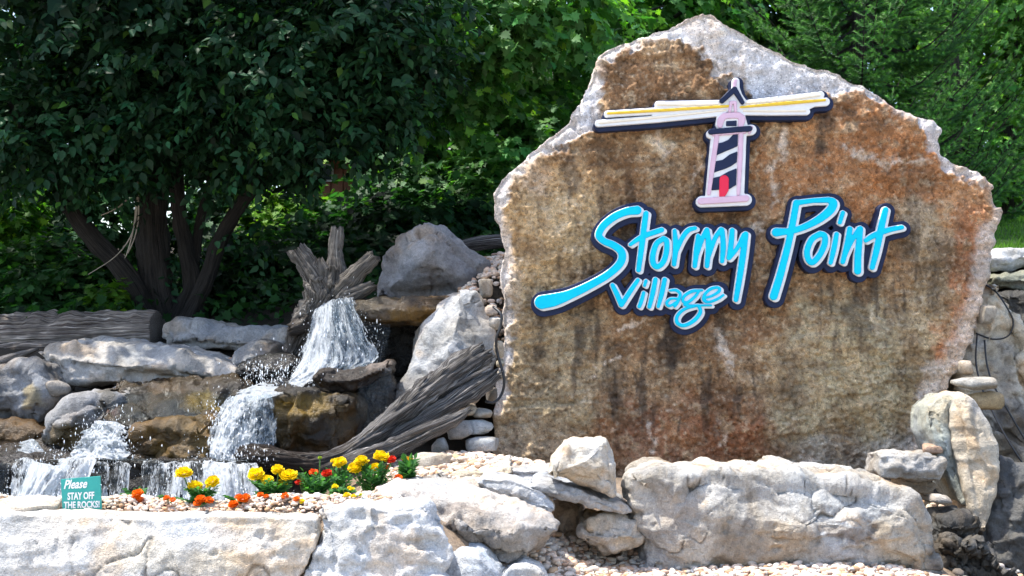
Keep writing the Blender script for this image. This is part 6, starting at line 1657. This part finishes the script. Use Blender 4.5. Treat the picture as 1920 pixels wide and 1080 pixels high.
zr2 = zt + 0.75
rows_ = 9
parts = []
for j in range(rows_):
    f0, f1 = j / rows_, (j + 1) / rows_
    for s_ in (1,):
        y0, y1 = CY - .5 + 2.5 * f0, CY - .5 + 2.5 * f1 + .08
        z0_, z1_ = zt - .05 + .8 * f0 + .02, zt - .05 + .8 * f1 + .02
        nc = 26
        for k in range(nc):
            xa = xl - .4 + (xr - xl + .8) * (k + .5 * (j % 2)) / nc; xb = xa + (xr - xl + .8) / nc - .012
            V = np.array([(xa, y0, z0_ + .03), (xb, y0, z0_ + .03), (xb, y1, z1_ + .012), (xa, y1, z1_ + .012), (xa, y0, z0_), (xb, y0, z0_)])
            parts.append((V, [np.array([(0, 1, 2, 3), (4, 5, 1, 0)])], {}))
V = np.array([(xl - .4, CY - .5, zt - .06), (xr + .4, CY - .5, zt - .06), (xr + .4, CY + 2, zt + .74), (xl - .4, CY + 2, zt + .74), (xr + .4, CY + 4.5, zt - .06), (xl - .4, CY + 4.5, zt - .06)])
rf = mk('roof', V, [np.array([(0, 1, 2, 3), (3, 2, 4, 5)])], M['shingle'], parent=cab, smooth=False)
V, Fc, At = join(parts)
sg_ = mk('shingles', V, Fc, M['shingle'], parent=cab, smooth=False); sg_.parent = rf; tag(sg_, kind='stuff')

# ------------------------------------------------------------------ marigolds
YEL, ORA, RED = (0.88, 0.62, 0.005), (0.85, 0.16, 0.005), (0.62, 0.025, 0.008)
def pompom(c, R, col, seed, rings=6, facing=(0, -0.35, 1.0), flat=0.72):
    r = np.random.default_rng(seed)
    ax = nrmz(np.array(facing) + r.normal(size=3) * 0.15)
    e1 = nrmz(np.cross(ax, [1, 0.3, 0])); e2 = np.cross(ax, e1)
    Vs, Fs, Cs, o = [], [], [], 0
    for k in range(rings):
        th = math.radians(105 - 100 * k / (rings - 1) * 0.97)
        n = max(4, int(15 * math.sin(max(th, .25)) + 1))
        for j in range(n):
            a = 6.283 * (j + .5 * (k % 2)) / n + r.normal() * .08
            rad = e1 * math.cos(a) + e2 * math.sin(a)
            t = math.sin(th) * rad + math.cos(th) * ax * flat
            tang = np.cross(ax, rad)
            up_ = nrmz(np.cross(tang, t))
            rr = R * (0.82 + .30 * r.random())
            w = R * .30
            b = c + t * rr * .25
            m1, m2 = c + t * rr * .78 - tang * w + up_ * .06 * R, c + t * rr * .78 + tang * w + up_ * .06 * R
            t1, t2, t3 = c + t * rr * .98 - tang * w * .7, c + t * rr * 1.02 - up_ * .12 * R, c + t * rr * .98 + tang * w * .7
            Vs += [b, m1, m2, t1, t2, t3]
            Fs += [(o, o + 2, o + 1), (o + 1, o + 2, o + 4), (o + 1, o + 4, o + 3), (o + 2, o + 5, o + 4)]
            cc = np.array(col) * (0.68 + .42 * r.random())
            Cs += [cc * .8, cc, cc, cc * 1.05, cc * 1.05, cc * 1.05]
            o += 6
    return np.array(Vs), np.array(Fs), np.clip(np.array(Cs), 0, .95)

def marigold(label, px, py, flowers, leafh, seed, width=36, nleaf=16, broad=False):
    Y = 5.22 + (950 - py) / 45 * 0.62
    b = P(px, py, Y); b[2] = float(ground_h(b[0], b[1])[0])
    t = thing('marigold', label, 'flower', b, 'marigolds in the gravel bed')
    r = np.random.default_rng(seed)
    for k, (fx, fy, fr, col) in enumerate(flowers):
        Yf = Y + r.uniform(-.03, .03) if fy < 925 else 5.13 + r.uniform(0, .03)
        c = P(fx, fy, Yf)
        R = fr / F * Yf
        v, q, tt, g = tube([(b[0] + r.normal() * .015, b[1] + r.normal() * .01, b[2] - .01, .0035), tuple((b + c) / 2 + r.normal(size=3) * .008) + (.003,), (*(c - np.array([0, 0, R * .3])), .003)], m=6, step=.02)
        mk('stem', v, [q, tt], M['stem'], parent=t)
        V, Fc, Cc = pompom(c, R, col, seed * 10 + k, rings=6 if fr > 9 else 4)
        mk('flower', V, [Fc], M['petal'], parent=t, smooth=False, attrs={'Col': Cc})
    # feathery leaves
    pos, tip, nr, sz, cc = [], [], [], [], []
    hpx = leafh; nleaf = int(nleaf * 1.9)
    for k in range(nleaf):
        a = r.random() * 6.283
        e = P(px + math.cos(a) * width * r.uniform(.3, 1), py - hpx * r.uniform(.25, 1.0), Y + math.sin(a) * .05)
        s = b + np.array([0, 0, (e[2] - b[2]) * r.uniform(.1, .6)])
        n = 7
        ax = e - s; sd_ = nrmz(np.cross(ax, [0, .3, 1.0]))
        cl_ = np.array((0.050, 0.15, 0.045)) * r.uniform(.7, 1.35)
        for j in range(n):
            u = .3 + .7 * j / (n - 1)
            for sg in ((-1, 1) if j < n - 1 else (0,)):
                pos.append(s + ax * u); tip.append(nrmz(ax) * .8 + sd_ * sg * .8 + np.array([0, 0, -.1])); nr.append(np.array([0, -.4, 1]) + r.normal(size=3) * .3)
                sz.append((.040 if broad else .028) * r.uniform(.8, 1.2)); cc.append(cl_)
    a = leaves('simple', np.array(pos), np.array(sz), np.array(tip), np.array(nr), np.array(cc))
    tag(mk('leaves', a[0], [a[1]], M['thin_leaf'], parent=t, attrs={'Col': a[2]}), kind='stuff')
marigold('leftmost small marigold with two orange heads beside the teal sign', 250, 946, [(258, 926, 11, ORA), (261, 938, 10, ORA)], 28, 1, 22, 10)
marigold('marigold with three yellow heads over two orange ones, second plant from the teal sign', 374, 948, [(345, 888, 17, YEL), (366, 912, 15, YEL), (398, 904, 14, YEL), (376, 936, 10, ORA), (392, 938, 9, ORA), (370, 944, 8, ORA)], 34, 2, 34, 14)
marigold('low orange marigold at the foot of the widest yellow clump', 448, 950, [(455, 936, 11, ORA), (437, 946, 10, ORA), (448, 932, 8, ORA), (462, 932, 8, ORA)], 20, 3, 26, 8)
marigold('widest marigold clump with five yellow heads above small orange ones', 505, 946, [(480, 890, 16, YEL), (500, 901, 13, YEL), (521, 881, 12, YEL), (541, 892, 17, YEL), (529, 907, 10, YEL), (488, 928, 7, ORA), (499, 931, 6, ORA), (534, 930, 8, ORA)], 48, 4, 40, 22)
marigold('marigold with two red heads and an orange one in front of the driftwood', 592, 940, [(588, 886, 9, (0.8, .10, .01)), (613, 888, 10, RED), (562, 904, 9, RED), (600, 858, 4, (.3, .4, .02))], 56, 5, 34, 20)
marigold('tall marigold with a single yellow head behind the red-headed one', 632, 930, [(637, 868, 14, YEL), (624, 864, 5, YEL)], 52, 6, 26, 14)
marigold('low marigold with many tiny yellow flowers at the wall edge', 648, 945, [(628, 913, 7, YEL), (650, 928, 7, YEL), (660, 918, 6, YEL), (640, 922, 5, YEL), (663, 930, 5, YEL), (655, 914, 4, YEL), (676, 928, 4, (.5, .5, .02))], 30, 7, 28, 14)
marigold('marigold with four yellow heads and one red head, tallest plant of the bed', 700, 914, [(665, 878, 14, YEL), (678, 865, 14, YEL), (715, 857, 16, YEL), (703, 877, 11, YEL), (734, 862, 9, RED), (747, 896, 8, ORA), (727, 876, 5, ORA)], 46, 8, 36, 22)
marigold('rightmost marigold, a leafy stalk with a small orange-yellow top', 765, 905, [(768, 861, 7, (.85, .42, .01)), (757, 860, 5, (.85, .42, .01))], 44, 9, 14, 12, True)

marigold('small orange marigold between the two-headed plant and the three yellow heads', 318, 944, [(312, 934, 7, ORA), (324, 937, 6, ORA)], 16, 10, 16, 7)
marigold('low orange-headed marigold close to the wall right of the widest clump', 560, 948, [(556, 936, 7, ORA), (566, 940, 6, YEL)], 18, 11, 16, 8)

# ------------------------------------------------------------------ the little warning sign
sgY = 5.075
sb = thing('warning_sign', 'small teal board with white lettering asking people to stay off the rocks', 'sign', P(152, 956, sgY))
quad = [(114, 899), (187, 893), (190, 955), (117, 958)]
V = np.array([P(a, b, sgY) for a, b in quad] + [P(a, b, sgY) + np.array([0, .012, 0]) for a, b in quad])
mk('board', V, [np.array([(3, 2, 1, 0), (4, 5, 6, 7), (0, 1, 5, 4), (1, 2, 6, 5), (2, 3, 7, 6), (3, 0, 4, 7)])], M['teal'], parent=sb, smooth=False)
v, q = wbox(P(150, 0, sgY)[0] - .008, P(150, 0, sgY)[0] + .008, sgY + .014, sgY + .026, .6, P(0, 915, sgY)[2]); mk('stake', v, [q], M['trim'], parent=sb, smooth=False)
def words(name, body, px, py, wpx, hpx, rot=0.04, shear=0.0, off=0.006, bold=.0):
    cu = bpy.data.curves.new(name, 'FONT'); cu.body = body; cu.size = 1.0; cu.shear = shear; cu.offset = bold; cu.extrude = 0.02; cu.resolution_u = 3
    o = bpy.data.objects.new('tmp_text', cu); COL.objects.link(o)
    dg = bpy.context.evaluated_depsgraph_get()
    me = bpy.data.meshes.new_from_object(o.evaluated_get(dg))
    bpy.data.objects.remove(o); bpy.data.curves.remove(cu)
    n = len(me.vertices); co = np.empty(n * 3); me.vertices.foreach_get('co', co); co = co.reshape(-1, 3)
    lo, hi = co.min(0), co.max(0)
    x = (co[:, 0] - lo[0]) / (hi[0] - lo[0]) * wpx; y = (co[:, 1] - lo[1]) / (hi[1] - lo[1]) * hpx
    X = px + x; Yp = py - y - x * rot
    W = np.array([P(a, b, sgY) for a, b in zip(X, Yp)])
    W[:, 1] = sgY - .001 - .002 * (co[:, 2] > 0)
    me.vertices.foreach_set('co', (W - ORG[sb]).astype(np.float32).reshape(-1))
    me.name = name; me.materials.clear(); me.materials.append(M['print']); me.update()
    t = bpy.data.objects.new(name, me); COL.objects.link(t); t.parent = sb
words('lettering', 'Please', 120, 917, 44, 17, .05, 0.35, bold=.025)
words('lettering', 'STAY OFF', 127, 937.5, 50, 14, .04, bold=.03)
words('lettering', 'THE ROCKS!', 120, 953.5, 67, 13, .03, bold=.03)
